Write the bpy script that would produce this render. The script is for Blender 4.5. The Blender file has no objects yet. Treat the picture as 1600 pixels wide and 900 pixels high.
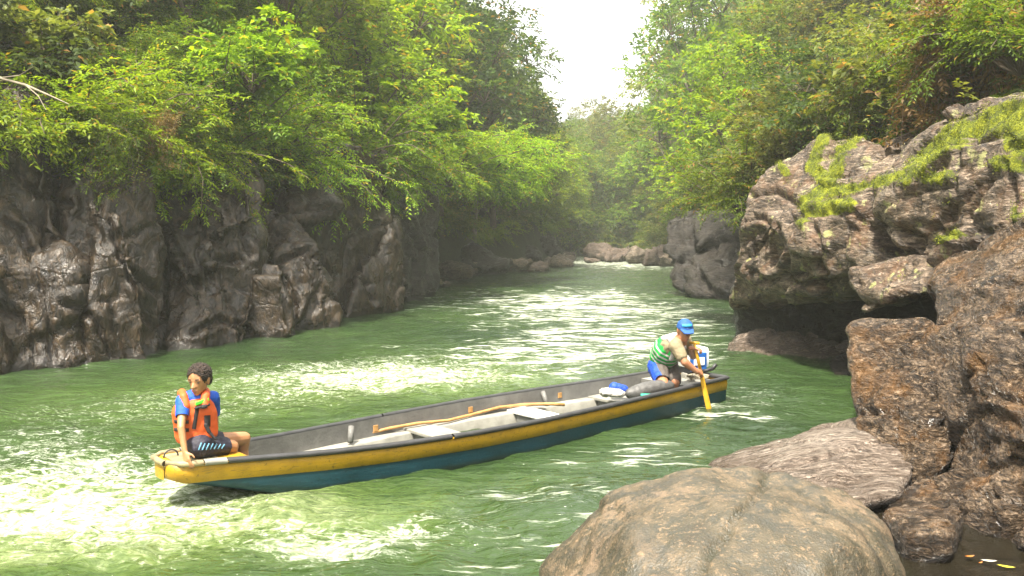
import bpy, bmesh, math, random
import numpy as np
from mathutils import Vector, Matrix
random.seed(7)
RNG = np.random.default_rng(11)
scene = bpy.context.scene
COL = scene.collection

# ------------------------------------------------------------------ camera, sky, sun, exposure
FPX, CAMH = 1350.0, 1.95                      # focal length in photo pixels (1600 wide), eye height over the water
PITCH = math.atan(90.0 / FPX)
cam_d = bpy.data.cameras.new('camera')
cam = bpy.data.objects.new('camera', cam_d)
COL.objects.link(cam)
cam.location = (0, 0, CAMH)
cam.rotation_euler = (math.pi / 2 - PITCH, 0, 0)
cam_d.sensor_width = 36.0
cam_d.lens = 36.0 * FPX / 1600.0
cam_d.clip_start, cam_d.clip_end = 0.05, 2000.0
scene.camera = cam

SUN_AZ, SUN_EL = math.radians(-155), math.radians(63)   # azimuth from +Y (down the river), negative = left
world = bpy.data.worlds.new('World')
scene.world = world
world.use_nodes = True
wn = world.node_tree
wn.nodes.clear()
sky = wn.nodes.new('ShaderNodeTexSky')
sky.sky_type = 'NISHITA'
sky.sun_disc = False
sky.sun_elevation = SUN_EL
sky.sun_rotation = SUN_AZ
sky.air_density, sky.dust_density, sky.ozone_density = 1.0, 6.0, 1.0
veil = wn.nodes.new('ShaderNodeMix'); veil.data_type = 'RGBA'     # thin white cloud veil over the whole sky
veil.inputs['Factor'].default_value = 0.62
veil.inputs['B'].default_value = (9.0, 8.8, 8.2, 1)
bg = wn.nodes.new('ShaderNodeBackground')
bg.inputs['Strength'].default_value = 0.128
wo = wn.nodes.new('ShaderNodeOutputWorld')
wn.links.new(sky.outputs['Color'], veil.inputs['A'])
wn.links.new(veil.outputs['Result'], bg.inputs['Color'])
wn.links.new(bg.outputs['Background'], wo.inputs['Surface'])

sun_d = bpy.data.lights.new('sun', 'SUN')
sun_d.energy = 5.0
sun_d.angle = math.radians(4.0)
sun_d.color = (1.0, 0.93, 0.80)
sun = bpy.data.objects.new('sun', sun_d)
COL.objects.link(sun)
sdir = Vector((math.sin(SUN_AZ) * math.cos(SUN_EL), math.cos(SUN_AZ) * math.cos(SUN_EL), math.sin(SUN_EL)))
sun.rotation_euler = (-sdir).to_track_quat('-Z', 'Y').to_euler()
sun.location = (0, 0, 40)

vs = scene.view_settings
vs.view_transform, vs.look, vs.gamma, vs.exposure = 'Standard', 'None', 1.0, 1.5
vs.use_curve_mapping = False
cy = scene.cycles
cy.use_denoising = True
cy.max_bounces, cy.diffuse_bounces, cy.glossy_bounces = 6, 3, 2
cy.transmission_bounces, cy.transparent_max_bounces, cy.volume_bounces = 3, 4, 1
cy.sample_clamp_indirect = 6.0
cy.caustics_reflective = cy.caustics_refractive = False

# ------------------------------------------------------------------ photo pixel -> place
CP, SP = math.cos(PITCH), math.sin(PITCH)
def ray(px, py):
    u, v = (px - 800) / FPX, (450 - py) / FPX
    return np.array([u, CP + v * SP, -SP + v * CP])
def W(px, py, d):
    r = ray(px, py)
    return np.array([0, 0, CAMH]) + r * (d / r[1])
def Wz(px, py, z=0.0):
    r = ray(px, py)
    return np.array([0, 0, CAMH]) + r * ((z - CAMH) / r[2])
def project(P):
    q = P - np.array([0, 0, CAMH])
    dep = q[:, 1] * CP - q[:, 2] * SP
    v = q[:, 1] * SP + q[:, 2] * CP
    return 800 + FPX * q[:, 0] / dep, 450 - FPX * v / dep

# ------------------------------------------------------------------ noise in numpy
_perm = np.random.default_rng(3).permutation(256).astype(np.int64)
_perm = np.concatenate([_perm, _perm, _perm])
_grad = np.random.default_rng(4).normal(size=(256, 3)); _grad /= np.linalg.norm(_grad, axis=1)[:, None]
_rnd = np.random.default_rng(5).random((256, 4))
def _hash(i, j, k):
    return _perm[_perm[_perm[i & 255] + (j & 255)] + (k & 255)]
def perlin(P):
    P = np.asarray(P, float)
    I = np.floor(P).astype(np.int64); F = P - I
    u = F * F * F * (F * (F * 6 - 15) + 10)
    out = 0
    for dx in (0, 1):
        wx = u[:, 0] if dx else 1 - u[:, 0]
        for dy in (0, 1):
            wy = u[:, 1] if dy else 1 - u[:, 1]
            for dz in (0, 1):
                wz = u[:, 2] if dz else 1 - u[:, 2]
                g = _grad[_hash(I[:, 0] + dx, I[:, 1] + dy, I[:, 2] + dz)]
                out = out + wx * wy * wz * (g[:, 0] * (F[:, 0] - dx) + g[:, 1] * (F[:, 1] - dy) + g[:, 2] * (F[:, 2] - dz))
    return out * 1.5
def fbm(P, octs=4, gain=0.5, lac=2.03, ridge=False):
    P = np.asarray(P, float); a, s = 1.0, 0
    for _ in range(octs):
        n = perlin(P)
        s = s + a * ((1 - 2 * np.abs(n)) if ridge else n)
        P = P * lac + 17.3; a *= gain
    return s
def facets(P, seed=0):
    """cellular facets: tilted planes per cell plus the distance to the cell border"""
    P = np.asarray(P, float) + seed * 31.7
    I = np.floor(P).astype(np.int64)
    b1 = np.full(len(P), 1e9); b2 = np.full(len(P), 1e9); val = np.zeros(len(P))
    for dx in (-1, 0, 1):
        for dy in (-1, 0, 1):
            for dz in (-1, 0, 1):
                h = _hash(I[:, 0] + dx, I[:, 1] + dy, I[:, 2] + dz)
                c = I + np.array([dx, dy, dz]) + _rnd[h][:, :3]
                q = P - c
                d = np.linalg.norm(q, axis=1)
                v = np.einsum('ij,ij->i', q, _grad[h]) + _rnd[h][:, 3] - 0.5
                near = d < b1
                b2 = np.where(near, b1, np.minimum(b2, d))
                val = np.where(near, v, val)
                b1 = np.where(near, d, b1)
    return val, b2 - b1
def smooth01(x, a, b):
    t = np.clip((x - a) / (b - a), 0, 1)
    return t * t * (3 - 2 * t)

# ------------------------------------------------------------------ object helpers
def tag(o, label=None, cat=None, group=None, kind=None):
    if label: o['label'] = label
    if cat: o['category'] = cat
    if group: o['group'] = group
    if kind: o['kind'] = kind
    return o
def empty(name, loc, rz=0.0):
    o = bpy.data.objects.new(name, None)
    o.empty_display_size = 0.1
    o.location = loc; o.rotation_euler = (0, 0, rz)
    COL.objects.link(o)
    return o
def link(name, me, mat=None, parent=None, loc=None):
    o = bpy.data.objects.new(name, me)
    COL.objects.link(o)
    if mat is not None and len(me.materials) == 0: me.materials.append(mat)
    if parent is not None: o.parent = parent
    if loc is not None: o.location = loc
    return o
def part_world(name, me, mat, root):
    """mesh given in world coordinates -> child of root (roots only carry a location)"""
    me.transform(Matrix.Translation(-Vector(root.location)))
    return link(name, me, mat, root)
def mesh_np(name, V, F, smooth=True):
    """V (n,3), F (m,3) or (m,4) int arrays"""
    me = bpy.data.meshes.new(name)
    V = np.ascontiguousarray(V, dtype=np.float32); F = np.ascontiguousarray(F, dtype=np.int32)
    k = F.shape[1]
    me.vertices.add(len(V)); me.vertices.foreach_set('co', V.ravel())
    me.loops.add(F.size); me.loops.foreach_set('vertex_index', F.ravel())
    me.polygons.add(len(F))
    me.polygons.foreach_set('loop_start', np.arange(0, F.size, k, dtype=np.int32))
    me.polygons.foreach_set('loop_total', np.full(len(F), k, dtype=np.int32))
    me.update(calc_edges=True)
    if smooth: me.polygons.foreach_set('use_smooth', np.ones(len(F), dtype=bool))
    return me
def verts_of(me):
    a = np.empty(len(me.vertices) * 3, dtype=np.float32); me.vertices.foreach_get('co', a); return a.reshape(-1, 3).astype(float)
def normals_of(me):
    a = np.empty(len(me.vertices) * 3, dtype=np.float32); me.vertex_normals.foreach_get('vector', a); return a.reshape(-1, 3).astype(float)
def set_verts(me, V):
    me.vertices.foreach_set('co', np.ascontiguousarray(V, dtype=np.float32).ravel()); me.update()
def attr(me, name, vals):
    a = me.attributes.new(name, 'FLOAT', 'POINT'); a.data.foreach_set('value', np.ascontiguousarray(vals, dtype=np.float32))
def remesh(me, voxel, smooth_it=0):
    """union of the islands in me as one even skin"""
    o = bpy.data.objects.new('tmp', me); COL.objects.link(o)
    m = o.modifiers.new('r', 'REMESH'); m.mode = 'VOXEL'; m.voxel_size = voxel; m.use_smooth_shade = True
    if smooth_it:
        s = o.modifiers.new('s', 'SMOOTH'); s.factor = 0.5; s.iterations = smooth_it
    dg = bpy.context.evaluated_depsgraph_get()
    out = bpy.data.meshes.new_from_object(o.evaluated_get(dg))
    bpy.data.objects.remove(o); bpy.data.meshes.remove(me)
    out.polygons.foreach_set('use_smooth', np.ones(len(out.polygons), dtype=bool))
    out.materials.clear()
    return out
def hull_into(bm, pts):
    vs_ = [bm.verts.new(Vector(p)) for p in pts]
    r = bmesh.ops.convex_hull(bm, input=vs_)
    junk = [g for g in r['geom_interior'] + r['geom_unused'] if isinstance(g, bmesh.types.BMVert)]
    bmesh.ops.delete(bm, geom=list(set(junk)), context='VERTS')

# ------------------------------------------------------------------ material helpers
class NT:
    def __init__(s, name):
        s.m = bpy.data.materials.new(name); s.m.use_nodes = True
        s.t = s.m.node_tree; s.t.nodes.clear()
        s.out = s.n('ShaderNodeOutputMaterial')
    def n(s, typ, **kw):
        x = s.t.nodes.new(typ)
        for k, v in kw.items(): setattr(x, k, v)
        return x
    def put(s, sock, v):
        if hasattr(v, 'is_output'): s.t.links.new(v, sock)
        elif v is not None: sock.default_value = v
    def coord(s, scale=(1, 1, 1), rot=(0, 0, 0), kind='Object'):
        tc = s.n('ShaderNodeTexCoord'); mp = s.n('ShaderNodeMapping')
        mp.inputs['Scale'].default_value = scale; mp.inputs['Rotation'].default_value = rot
        s.t.links.new(tc.outputs[kind], mp.inputs['Vector']); return mp.outputs['Vector']
    def noise(s, vec, scale, detail=5, rough=0.55, dist=0.0, out='Fac'):
        x = s.n('ShaderNodeTexNoise'); s.put(x.inputs['Vector'], vec)
        x.inputs['Scale'].default_value = scale; x.inputs['Detail'].default_value = detail
        x.inputs['Roughness'].default_value = rough; x.inputs['Distortion'].default_value = dist
        return x.outputs[out]
    def voro(s, vec, scale, feature='F1', out='Distance', rand=1.0):
        x = s.n('ShaderNodeTexVoronoi', feature=feature); s.put(x.inputs['Vector'], vec)
        x.inputs['Scale'].default_value = scale; x.inputs['Randomness'].default_value = rand
        return x.outputs[out]
    def ramp(s, fac, stops, interp='LINEAR'):
        x = s.n('ShaderNodeValToRGB'); x.color_ramp.interpolation = interp
        e = x.color_ramp.elements
        while len(e) < len(stops): e.new(0.5)
        for i, (p, c) in enumerate(stops):
            e[i].position = p
            e[i].color = (c, c, c, 1) if isinstance(c, (int, float)) else (*c, 1)
        s.put(x.inputs['Fac'], fac); return x.outputs['Color']
    def mix(s, fac, a, b, blend='MIX'):
        x = s.n('ShaderNodeMix', data_type='RGBA', blend_type=blend)
        s.put(x.inputs['Factor'], fac)
        s.put(x.inputs['A'], a if not isinstance(a, tuple) else (*a, 1)[:4]); s.put(x.inputs['B'], b if not isinstance(b, tuple) else (*b, 1)[:4])
        return x.outputs['Result']
    def math(s, op, a, b=None, clamp=False):
        x = s.n('ShaderNodeMath', operation=op, use_clamp=clamp)
        s.put(x.inputs[0], a); s.put(x.inputs[1], b); return x.outputs[0]
    def attr(s, name):
        x = s.n('ShaderNodeAttribute'); x.attribute_name = name; return x.outputs['Fac']
    def bump(s, h, strength=0.5, dist=0.05, normal=None):
        x = s.n('ShaderNodeBump'); x.inputs['Strength'].default_value = strength; x.inputs['Distance'].default_value = dist
        s.put(x.inputs['Height'], h); s.put(x.inputs['Normal'], normal); return x.outputs['Normal']
    def bsdf(s, color, rough=0.6, normal=None, **kw):
        x = s.n('ShaderNodeBsdfPrincipled')
        s.put(x.inputs['Base Color'], color if not isinstance(color, tuple) else (*color, 1)[:4])
        s.put(x.inputs['Roughness'], rough); s.put(x.inputs['Normal'], normal)
        for k, v in kw.items(): s.put(x.inputs[k.replace('_', ' ')], v)
        return x.outputs['BSDF']
    def done(s, sh):
        s.t.links.new(sh, s.out.inputs['Surface']); return s.m

def simple_mat(name, color, rough=0.6, var=0.25, scale=8.0, bump=0.15, **kw):
    """plain surface with uneven tone, faint grime and fine relief"""
    t = NT(name); v = t.coord()
    n1 = t.noise(v, scale, 6, 0.6); n2 = t.noise(v, scale * 9, 3, 0.6)
    lo = tuple(c * (1 - var) for c in color); hi = tuple(min(1, c * (1 + var * 0.6)) for c in color)
    c = t.ramp(n1, [(0.3, lo), (0.7, hi)])
    c = t.mix(t.ramp(n2, [(0.62, 0.0), (0.75, 0.35)]), c, tuple(x * 0.45 for x in color))
    return t.done(t.bsdf(c, rough, t.bump(t.math('ADD', n1, n2), bump, 0.01), **kw))

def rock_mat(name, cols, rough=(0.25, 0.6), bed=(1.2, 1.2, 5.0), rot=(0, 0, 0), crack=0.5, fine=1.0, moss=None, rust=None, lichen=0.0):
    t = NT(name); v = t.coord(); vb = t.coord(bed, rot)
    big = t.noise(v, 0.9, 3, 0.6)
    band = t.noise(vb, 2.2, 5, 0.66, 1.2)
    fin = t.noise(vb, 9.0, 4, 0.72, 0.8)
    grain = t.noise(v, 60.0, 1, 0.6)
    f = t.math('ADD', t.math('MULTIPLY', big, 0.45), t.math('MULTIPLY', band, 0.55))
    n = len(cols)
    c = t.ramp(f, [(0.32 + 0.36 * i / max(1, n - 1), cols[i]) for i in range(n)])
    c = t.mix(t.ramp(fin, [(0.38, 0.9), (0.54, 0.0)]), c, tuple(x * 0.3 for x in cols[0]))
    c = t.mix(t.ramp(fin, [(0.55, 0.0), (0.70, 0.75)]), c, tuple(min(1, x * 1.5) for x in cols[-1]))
    c = t.mix(t.ramp(grain, [(0.35, 0.35), (0.6, 0.0)]), c, tuple(x * 0.4 for x in cols[0]))
    if rust:
        rn = t.noise(v, 2.6, 5, 0.7, 0.6)
        c = t.mix(t.ramp(rn, [(0.50, 0.0), (0.68, 0.6)]), c, rust)
    if lichen:
        ln = t.math('MULTIPLY', t.ramp(t.noise(v, 4.5, 4, 0.6), [(0.60, 0.0), (0.66, 1.0)]), lichen)
        c = t.mix(ln, c, (0.42, 0.42, 0.16))
    hgt = t.math('ADD', t.math('MULTIPLY', band, 1.0), t.math('ADD', t.math('MULTIPLY', fin, 0.8 * fine), t.math('MULTIPLY', grain, 0.12 * fine)))
    if crack:
        cv = t.voro(t.mix(0.12, v, t.noise(v, 3.0, 2, 0.6, out='Color')), 1.3, 'DISTANCE_TO_EDGE')
        ck = t.ramp(cv, [(0.0, 0.0), (0.028, 1.0)])
        c = t.mix(t.math('MULTIPLY', t.math('SUBTRACT', 1.0, ck), crack), c, (0.012, 0.010, 0.008))
        hgt = t.math('ADD', hgt, t.math('MULTIPLY', ck, 0.5 * crack))
    rr = t.ramp(t.noise(v, 3.0, 3, 0.65), [(0.35, rough[0]), (0.7, rough[1])])
    # splash zone: wet, darker, glossier just above the water
    gp = t.n('ShaderNodeNewGeometry'); sz_ = t.n('ShaderNodeSeparateXYZ'); t.put(sz_.inputs[0], gp.outputs['Position'])
    wet = t.ramp(t.math('ADD', sz_.outputs[2], t.math('MULTIPLY', t.math('SUBTRACT', band, 0.5), 0.5)), [(0.06, 1.0), (0.24, 0.0)])
    c = t.mix(t.math('MULTIPLY', wet, 0.62), c, tuple(x * 0.5 for x in cols[0]))
    rr = t.mix(wet, rr, (0.12, 0.12, 0.12))
    nor = t.bump(hgt, 1.0, 0.07)
    sh = t.bsdf(c, rr, nor)
    if moss:
        mk = t.attr('moss')
        mn = t.noise(v, 26.0, 6, 0.75); mb = t.noise(v, 5.0, 4, 0.6)
        mf = t.math('MULTIPLY', t.math('SUBTRACT', t.math('ADD', t.math('MULTIPLY', mk, 0.72), t.math('MULTIPLY', t.noise(v, 5.0, 5, 0.75), 1.7)), 1.16), 6.0, clamp=True)
        mc = t.ramp(t.math('ADD', t.math('MULTIPLY', mn, 0.5), t.math('MULTIPLY', mb, 0.5)), [(0.33, (0.016, 0.024, 0.003)), (0.48, (0.11, 0.14, 0.004)), (0.64, (0.36, 0.38, 0.008))])
        ms = t.bsdf(mc, 0.9, t.bump(mn, 1.0, 0.06))
        mx = t.n('ShaderNodeMixShader'); t.put(mx.inputs[0], mf); t.put(mx.inputs[1], sh); t.put(mx.inputs[2], ms)
        sh = mx.outputs[0]
    return t.done(sh)

# ------------------------------------------------------------------ terrain (one sheet under everything)
YS  = np.array([-40, 0, 4, 8, 12.1, 13.5, 16, 18.2, 21, 25, 33, 38, 44, 50, 58, 66, 80, 200.])
BLX = np.array([-14, -13, -11, -9, -7.4, -6.2, -4.9, -4.0, -3.0, -2.6, -2.6, -0.4, 2.2, 3.6, 5.0, 5.5, 5.0, 4.])
YR  = np.array([-40, 0, 3, 6, 8, 10, 12.5, 14, 17, 22, 26, 40, 55, 62, 70, 80, 200.])
BRX = np.array([-1.6, -0.6, 2.6, 3.8, 4.2, 4.8, 5.2, 5.0, 6.6, 7.0, 6.2, 8.6, 10.4, 10.0, 8.8, 7.0, 6.])
def bl(y): return np.interp(y, YS, BLX)
def br(y): return np.interp(y, YR, BRX)
def ground_z(x, y):
    x = np.asarray(x, float); y = np.asarray(y, float)
    dl, dr = bl(y) - x, x - br(y)
    zc = np.interp(y, [0, 10, 26, 30, 45, 60], [3.6, 3.6, 3.2, 1.4, 1.5, 1.0])
    zl = smooth01(dl, 0.8, 2.2) * zc + np.maximum(0, dl - 1.8) * np.interp(y, [0, 30, 60, 100], [1.15, 1.15, 1.3, 1.0])
    zr0 = np.interp(y, [-10, 4, 8, 20, 40, 60], [0.2, 0.6, 1.6, 2.6, 1.6, 1.0])
    zr = smooth01(dr, 0.9, 2.4) * zr0 + np.maximum(0, dr - np.interp(y, [0, 5, 9, 60], [3.0, 2.4, 1.8, 1.6])) * np.interp(y, [0, 14, 30, 60, 100], [0.8, 1.0, 1.2, 1.7, 1.2])
    z = -1.3 + np.where(dl > 0, zl + 1.3 * smooth01(dl, 0, 0.9), 0) + np.where(dr > 0, zr + 1.3 * smooth01(dr, 0, 0.9), 0)
    end = smooth01(y, 67, 78) * 2.6 + np.maximum(0, y - 76) * 0.25
    z = np.maximum(z, np.where(y > 66, end, -1.3))
    z = np.where(z > 22, 22 + (z - 22) * 0.45, z)
    z = np.minimum(z, 40 + 0.05 * z)
    P = np.stack([x, y, z * 0 + 3.0], -1)
    return z + smooth01(z, 0.6, 3.0) * (fbm(P * 0.11, 3) * 1.6 + fbm(P * 0.6, 3) * 0.25)
gx = np.concatenate([np.arange(-62, -16, 1.6), np.arange(-16, 18, 0.5), np.arange(18, 62, 1.6)])
gy = np.concatenate([np.arange(-24, 4, 1.6), np.arange(4, 32, 0.5), np.arange(32, 80, 0.9), np.arange(80, 150, 2.2)])
GX, GY = np.meshgrid(gx, gy)
V = np.stack([GX.ravel(), GY.ravel(), ground_z(GX.ravel(), GY.ravel())], -1)
def grid_faces(nx, ny):
    i = np.arange(nx - 1)[None, :] + np.arange(ny - 1)[:, None] * nx
    return np.stack([i, i + 1, i + nx + 1, i + nx], -1).reshape(-1, 4)
t = NT('forest_soil'); v = t.coord()
n1 = t.noise(v, 0.8, 6, 0.65); n2 = t.noise(v, 7.0, 6, 0.7)
c = t.ramp(n1, [(0.3, (0.018, 0.020, 0.008)), (0.5, (0.035, 0.045, 0.012)), (0.7, (0.06, 0.05, 0.025))])
c = t.mix(t.ramp(n2, [(0.4, 0.6), (0.6, 0.0)]), c, (0.012, 0.012, 0.006))
m_soil = t.done(t.bsdf(c, 0.95, t.bump(n2, 1.0, 0.2)))
tag(link('terrain', mesh_np('terrain', V, grid_faces(len(gx), len(gy))), m_soil), kind='structure')

# ------------------------------------------------------------------ river
def foam_field(x, y):
    """where the current breaks: 0..1 foam, 0..1 aerated pale green water, turbulence; also whites painted for sky glare"""
    P = np.stack([x, y, x * 0], -1)
    wx = x + 0.5 * fbm(P * 0.6, 3); wy = y + 0.5 * fbm(P * 0.6 + 9, 3)
    def blob(px, py, rx, ry, rot=0.0):
        c = Wz(px, py); dx, dy = wx - c[0], wy - c[1]
        cr, sr = math.cos(rot), math.sin(rot)
        a, b = (dx * cr + dy * sr) / rx, (-dx * sr + dy * cr) / ry
        return np.exp(-(a * a + b * b))
    foam = (1.15 * blob(60, 800, 1.25, 0.75, 0.3) + 0.9 * blob(200, 740, 0.9, 0.8) + 0.7 * blob(40, 700, 1.0, 0.9)
            + 0.5 * blob(300, 850, 0.9, 0.45) + 0.5 * blob(500, 860, 0.7, 0.30, -0.4) + 0.5 * blob(600, 830, 0.5, 0.25, 0.6) + 0.45 * blob(720, 850, 0.6, 0.25, -0.6)
            + 0.62 * blob(470, 590, 2.0, 1.5, 0.4) + 0.55 * blob(620, 600, 1.7, 1.6, 0.4) + 0.5 * blob(200, 640, 1.6, 0.9)
            + 0.45 * blob(760, 560, 2.2, 2.2, 0.5)
            + 1.1 * blob(975, 411, 4.0, 6.5) + 0.8 * blob(910, 404, 2.0, 9.0)
            + 0.3 * blob(900, 790, 0.9, 0.45, 0.4) + 0.35 * blob(1060, 690, 1.0, 0.6, 0.4) + 0.5 * blob(1180, 620, 0.8, 0.9))  # these near-side whites paint sky glare into the foam mask
    glint_foam = np.clip(0.95 * blob(980, 416, 4.0, 7.0) + 0.9 * blob(960, 475, 2.6, 7.0) + 0.55 * blob(830, 480, 2.6, 5.0) + 0.9 * blob(930, 540, 1.8, 2.8) + 0.5 * blob(760, 560, 1.8, 2.0) + 0.85 * blob(890, 800, 0.75, 0.45, 0.3) + 0.8 * blob(1020, 720, 0.9, 0.5, 0.3) + 0.6 * blob(820, 870, 0.7, 0.3, 0.2) + 0.5 * blob(1150, 640, 0.8, 0.7) + 0.3 * blob(700, 460, 2.0, 5.0), 0, 1)  # white streaks painting the sky's reflection on the water, plus foam at the rapids
    foam = np.clip(foam, 0, 1)
    aer = np.clip(1.3 * blob(110, 810, 1.7, 1.0, 0.2) + 0.25 * blob(330, 800, 1.2, 0.8) + 0.5 * blob(450, 610, 3.2, 1.9, 0.4) + 0.22 * blob(420, 840, 1.8, 0.5)
                  + 0.5 * blob(700, 590, 2.4, 2.0, 0.4) + 0.2 * blob(640, 780, 2.4, 0.5, 0.3), 0, 1)
    turb = np.clip(0.35 + 1.1 * foam + 0.4 * aer, 0, 1.4)
    return foam, aer, turb, glint_foam
def wave_z(x, y, turb):
    P = np.stack([x, y, x * 0 + 0.3], -1)
    w = fbm(P * 0.35, 2) * 0.6
    Q = np.stack([x * 0.8 + w + 0.35 * y, y * 1.5 + w - 0.25 * x, x * 0], -1)
    h = 0.050 * fbm(Q * 0.8, 3) + 0.020 * fbm(Q * 2.3 + 5, 3, ridge=True)
    t_ = 0.055 * fbm(P * 1.3 + 3, 4, 0.55) + 0.035 * np.abs(fbm(P * 3.1 + 8, 3))
    return h * 0.9 + t_ * np.maximum(0, turb - 0.35)
wxs = np.concatenate([np.arange(-40, -11, 0.5), np.arange(-11, 7.5, 0.055), np.arange(7.5, 24, 0.5)])
wys = [-20.0]
while wys[-1] < 84: wys.append(wys[-1] + (1.0 if wys[-1] < 3 else min(0.4, 0.045 * max(1.0, wys[-1] / 9.0))))
wys = np.array(wys)
GX, GY = np.meshgrid(wxs, wys); x, y = GX.ravel(), GY.ravel()
foam, aer, turb, glint_foam = foam_field(x, y)
wz = wave_z(x, y, turb)
wz = np.where(y < 3, wz * smooth01(y, 0, 3), wz)
wm = mesh_np('river', np.stack([x, y, wz], -1), grid_faces(len(wxs), len(wys)))
attr(wm, 'foam', foam); attr(wm, 'glint_foam', glint_foam); attr(wm, 'aer', aer)
calm = smooth01(x, 1.85, 2.35) * (1 - smooth01(y, 6.2, 7.2)); attr(wm, 'calm', calm)
t = NT('river_water'); v = t.coord()
dist = t.noise(v, 0.55, 4, 0.6, out='Color')
vd = t.mix(0.5, v, dist, 'ADD')
vs1 = t.n('ShaderNodeMapping'); vs1.inputs['Scale'].default_value = (0.8, 2.2, 1.0); vs1.inputs['Rotation'].default_value = (0, 0, -0.35)
t.put(vs1.inputs['Vector'], vd); vst = vs1.outputs['Vector']
r1 = t.noise(vst, 2.2, 3, 0.5, 0.6); r2 = t.noise(vst, 7.0, 4, 0.6, 0.8); r3 = t.noise(vd, 24.0, 3, 0.6)
h = t.math('ADD', t.math('MULTIPLY', r1, 1.0), t.math('ADD', t.math('MULTIPLY', r2, 0.40), t.math('MULTIPLY', r3, 0.05)))
fo, ae, ca = t.attr('foam'), t.attr('aer'), t.attr('calm')
# foam and painted sky glare: lacy streaks torn out of swirling noise, denser where the current breaks
l1 = t.noise(vst, 1.9, 6, 0.70, 2.2); l2 = t.noise(vd, 11.0, 4, 0.7, 1.0); l3 = t.noise(vd, 34.0, 2, 0.7)
rdg = t.math('SUBTRACT', 0.74, t.math('MULTIPLY', t.math('ABSOLUTE', t.math('SUBTRACT', l1, 0.5)), 3.4))
lace = t.math('ADD', t.math('MULTIPLY', rdg, 0.50), t.math('ADD', t.math('MULTIPLY', l2, 0.30), t.math('MULTIPLY', l3, 0.14)))
thr = t.math('SUBTRACT', 0.67, t.math('MULTIPLY', fo, 0.20))
ff = t.math('MULTIPLY', t.math('SUBTRACT', lace, thr), 5.5, clamp=True)
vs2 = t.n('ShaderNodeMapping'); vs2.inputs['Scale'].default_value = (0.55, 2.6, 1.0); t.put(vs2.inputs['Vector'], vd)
skn = t.noise(vs2.outputs['Vector'], 2.4, 5, 0.7, 0.5); sk = t.attr('glint_foam')  # sky reflection painted as streaks in the foam colour
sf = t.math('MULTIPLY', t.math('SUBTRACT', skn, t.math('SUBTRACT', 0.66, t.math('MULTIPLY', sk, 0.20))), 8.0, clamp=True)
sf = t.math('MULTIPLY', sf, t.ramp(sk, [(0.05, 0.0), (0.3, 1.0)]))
ff = t.math('MULTIPLY', ff, t.ramp(fo, [(0.04, 0.0), (0.25, 1.0)]))
plume = t.math('ADD', t.math('MULTIPLY', t.noise(vst, 1.1, 5, 0.62, 1.2), 0.62), t.math('MULTIPLY', l2, 0.38))
plume = t.math('MULTIPLY', t.math('SUBTRACT', plume, t.math('SUBTRACT', 0.74, t.math('MULTIPLY', fo, 0.28))), 4.0, clamp=True)
ff = t.math('MAXIMUM', ff, t.math('MULTIPLY', plume, t.ramp(fo, [(0.45, 0.0), (0.85, 0.9)])))
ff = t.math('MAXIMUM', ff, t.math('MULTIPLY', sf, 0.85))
deep = t.ramp(t.noise(v, 0.35, 4, 0.6), [(0.35, (0.015, 0.032, 0.011)), (0.65, (0.033, 0.060, 0.018))])
pale = t.ramp(t.math('ADD', t.math('MULTIPLY', ae, 0.45), t.math('MULTIPLY', l2, 0.55)), [(0.35, (0.07, 0.12, 0.014)), (0.60, (0.11, 0.16, 0.040)), (0.90, (0.27, 0.31, 0.16))])
ag = t.math('MULTIPLY', ae, t.ramp(t.math('ADD', t.math('MULTIPLY', l2, 0.5), t.math('MULTIPLY', l1, 0.5)), [(0.36, 0.35), (0.60, 1.0)]))
wc = t.mix(ag, deep, pale)
wc = t.mix(ca, wc, (0.012, 0.010, 0.006))
nor = t.bump(t.math('MULTIPLY', h, t.math('SUBTRACT', 1.0, t.math('MULTIPLY', ca, 0.85))), 0.75, 0.11)
ws = t.bsdf(wc, 0.06, nor, IOR=1.333)
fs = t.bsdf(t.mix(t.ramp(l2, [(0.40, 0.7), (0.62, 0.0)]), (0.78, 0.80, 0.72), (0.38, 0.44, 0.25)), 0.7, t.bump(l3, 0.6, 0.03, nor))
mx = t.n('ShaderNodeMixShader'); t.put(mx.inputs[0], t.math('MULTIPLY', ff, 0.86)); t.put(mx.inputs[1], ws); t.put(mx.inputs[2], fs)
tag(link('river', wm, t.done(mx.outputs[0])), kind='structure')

# ------------------------------------------------------------------ rocks
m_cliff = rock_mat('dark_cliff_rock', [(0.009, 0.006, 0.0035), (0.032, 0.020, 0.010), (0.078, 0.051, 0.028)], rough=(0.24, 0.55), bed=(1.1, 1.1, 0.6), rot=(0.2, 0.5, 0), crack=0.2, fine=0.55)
m_wet = rock_mat('wet_black_rock', [(0.014, 0.011, 0.009), (0.038, 0.031, 0.024), (0.085, 0.072, 0.058)], rough=(0.25, 0.55), crack=0.35)
m_brown = rock_mat('brown_shore_rock', [(0.11, 0.085, 0.06), (0.22, 0.17, 0.12), (0.34, 0.27, 0.20)], rough=(0.3, 0.7), crack=0.4)
m_far = rock_mat('pale_shore_rock', [(0.070, 0.048, 0.034), (0.145, 0.102, 0.074), (0.25, 0.185, 0.14)], rough=(0.4, 0.8), crack=0.4)
m_mossy = rock_mat('mossy_banded_rock', [(0.034, 0.023, 0.014), (0.15, 0.108, 0.072), (0.40, 0.315, 0.235)], rough=(0.3, 0.65), bed=(1.0, 1.0, 3.2), rot=(0.3, 0.35, 0), crack=0.45, moss=True, rust=(0.16, 0.075, 0.028), lichen=0.75)
m_rusty = rock_mat('rusty_wet_rock', [(0.022, 0.015, 0.009), (0.12, 0.081, 0.050), (0.36, 0.265, 0.18)], rough=(0.13, 0.42), bed=(1.6, 1.6, 4.2), rot=(0.2, 0.5, 0), crack=0.3, fine=1.7, rust=(0.22, 0.10, 0.022))
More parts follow.
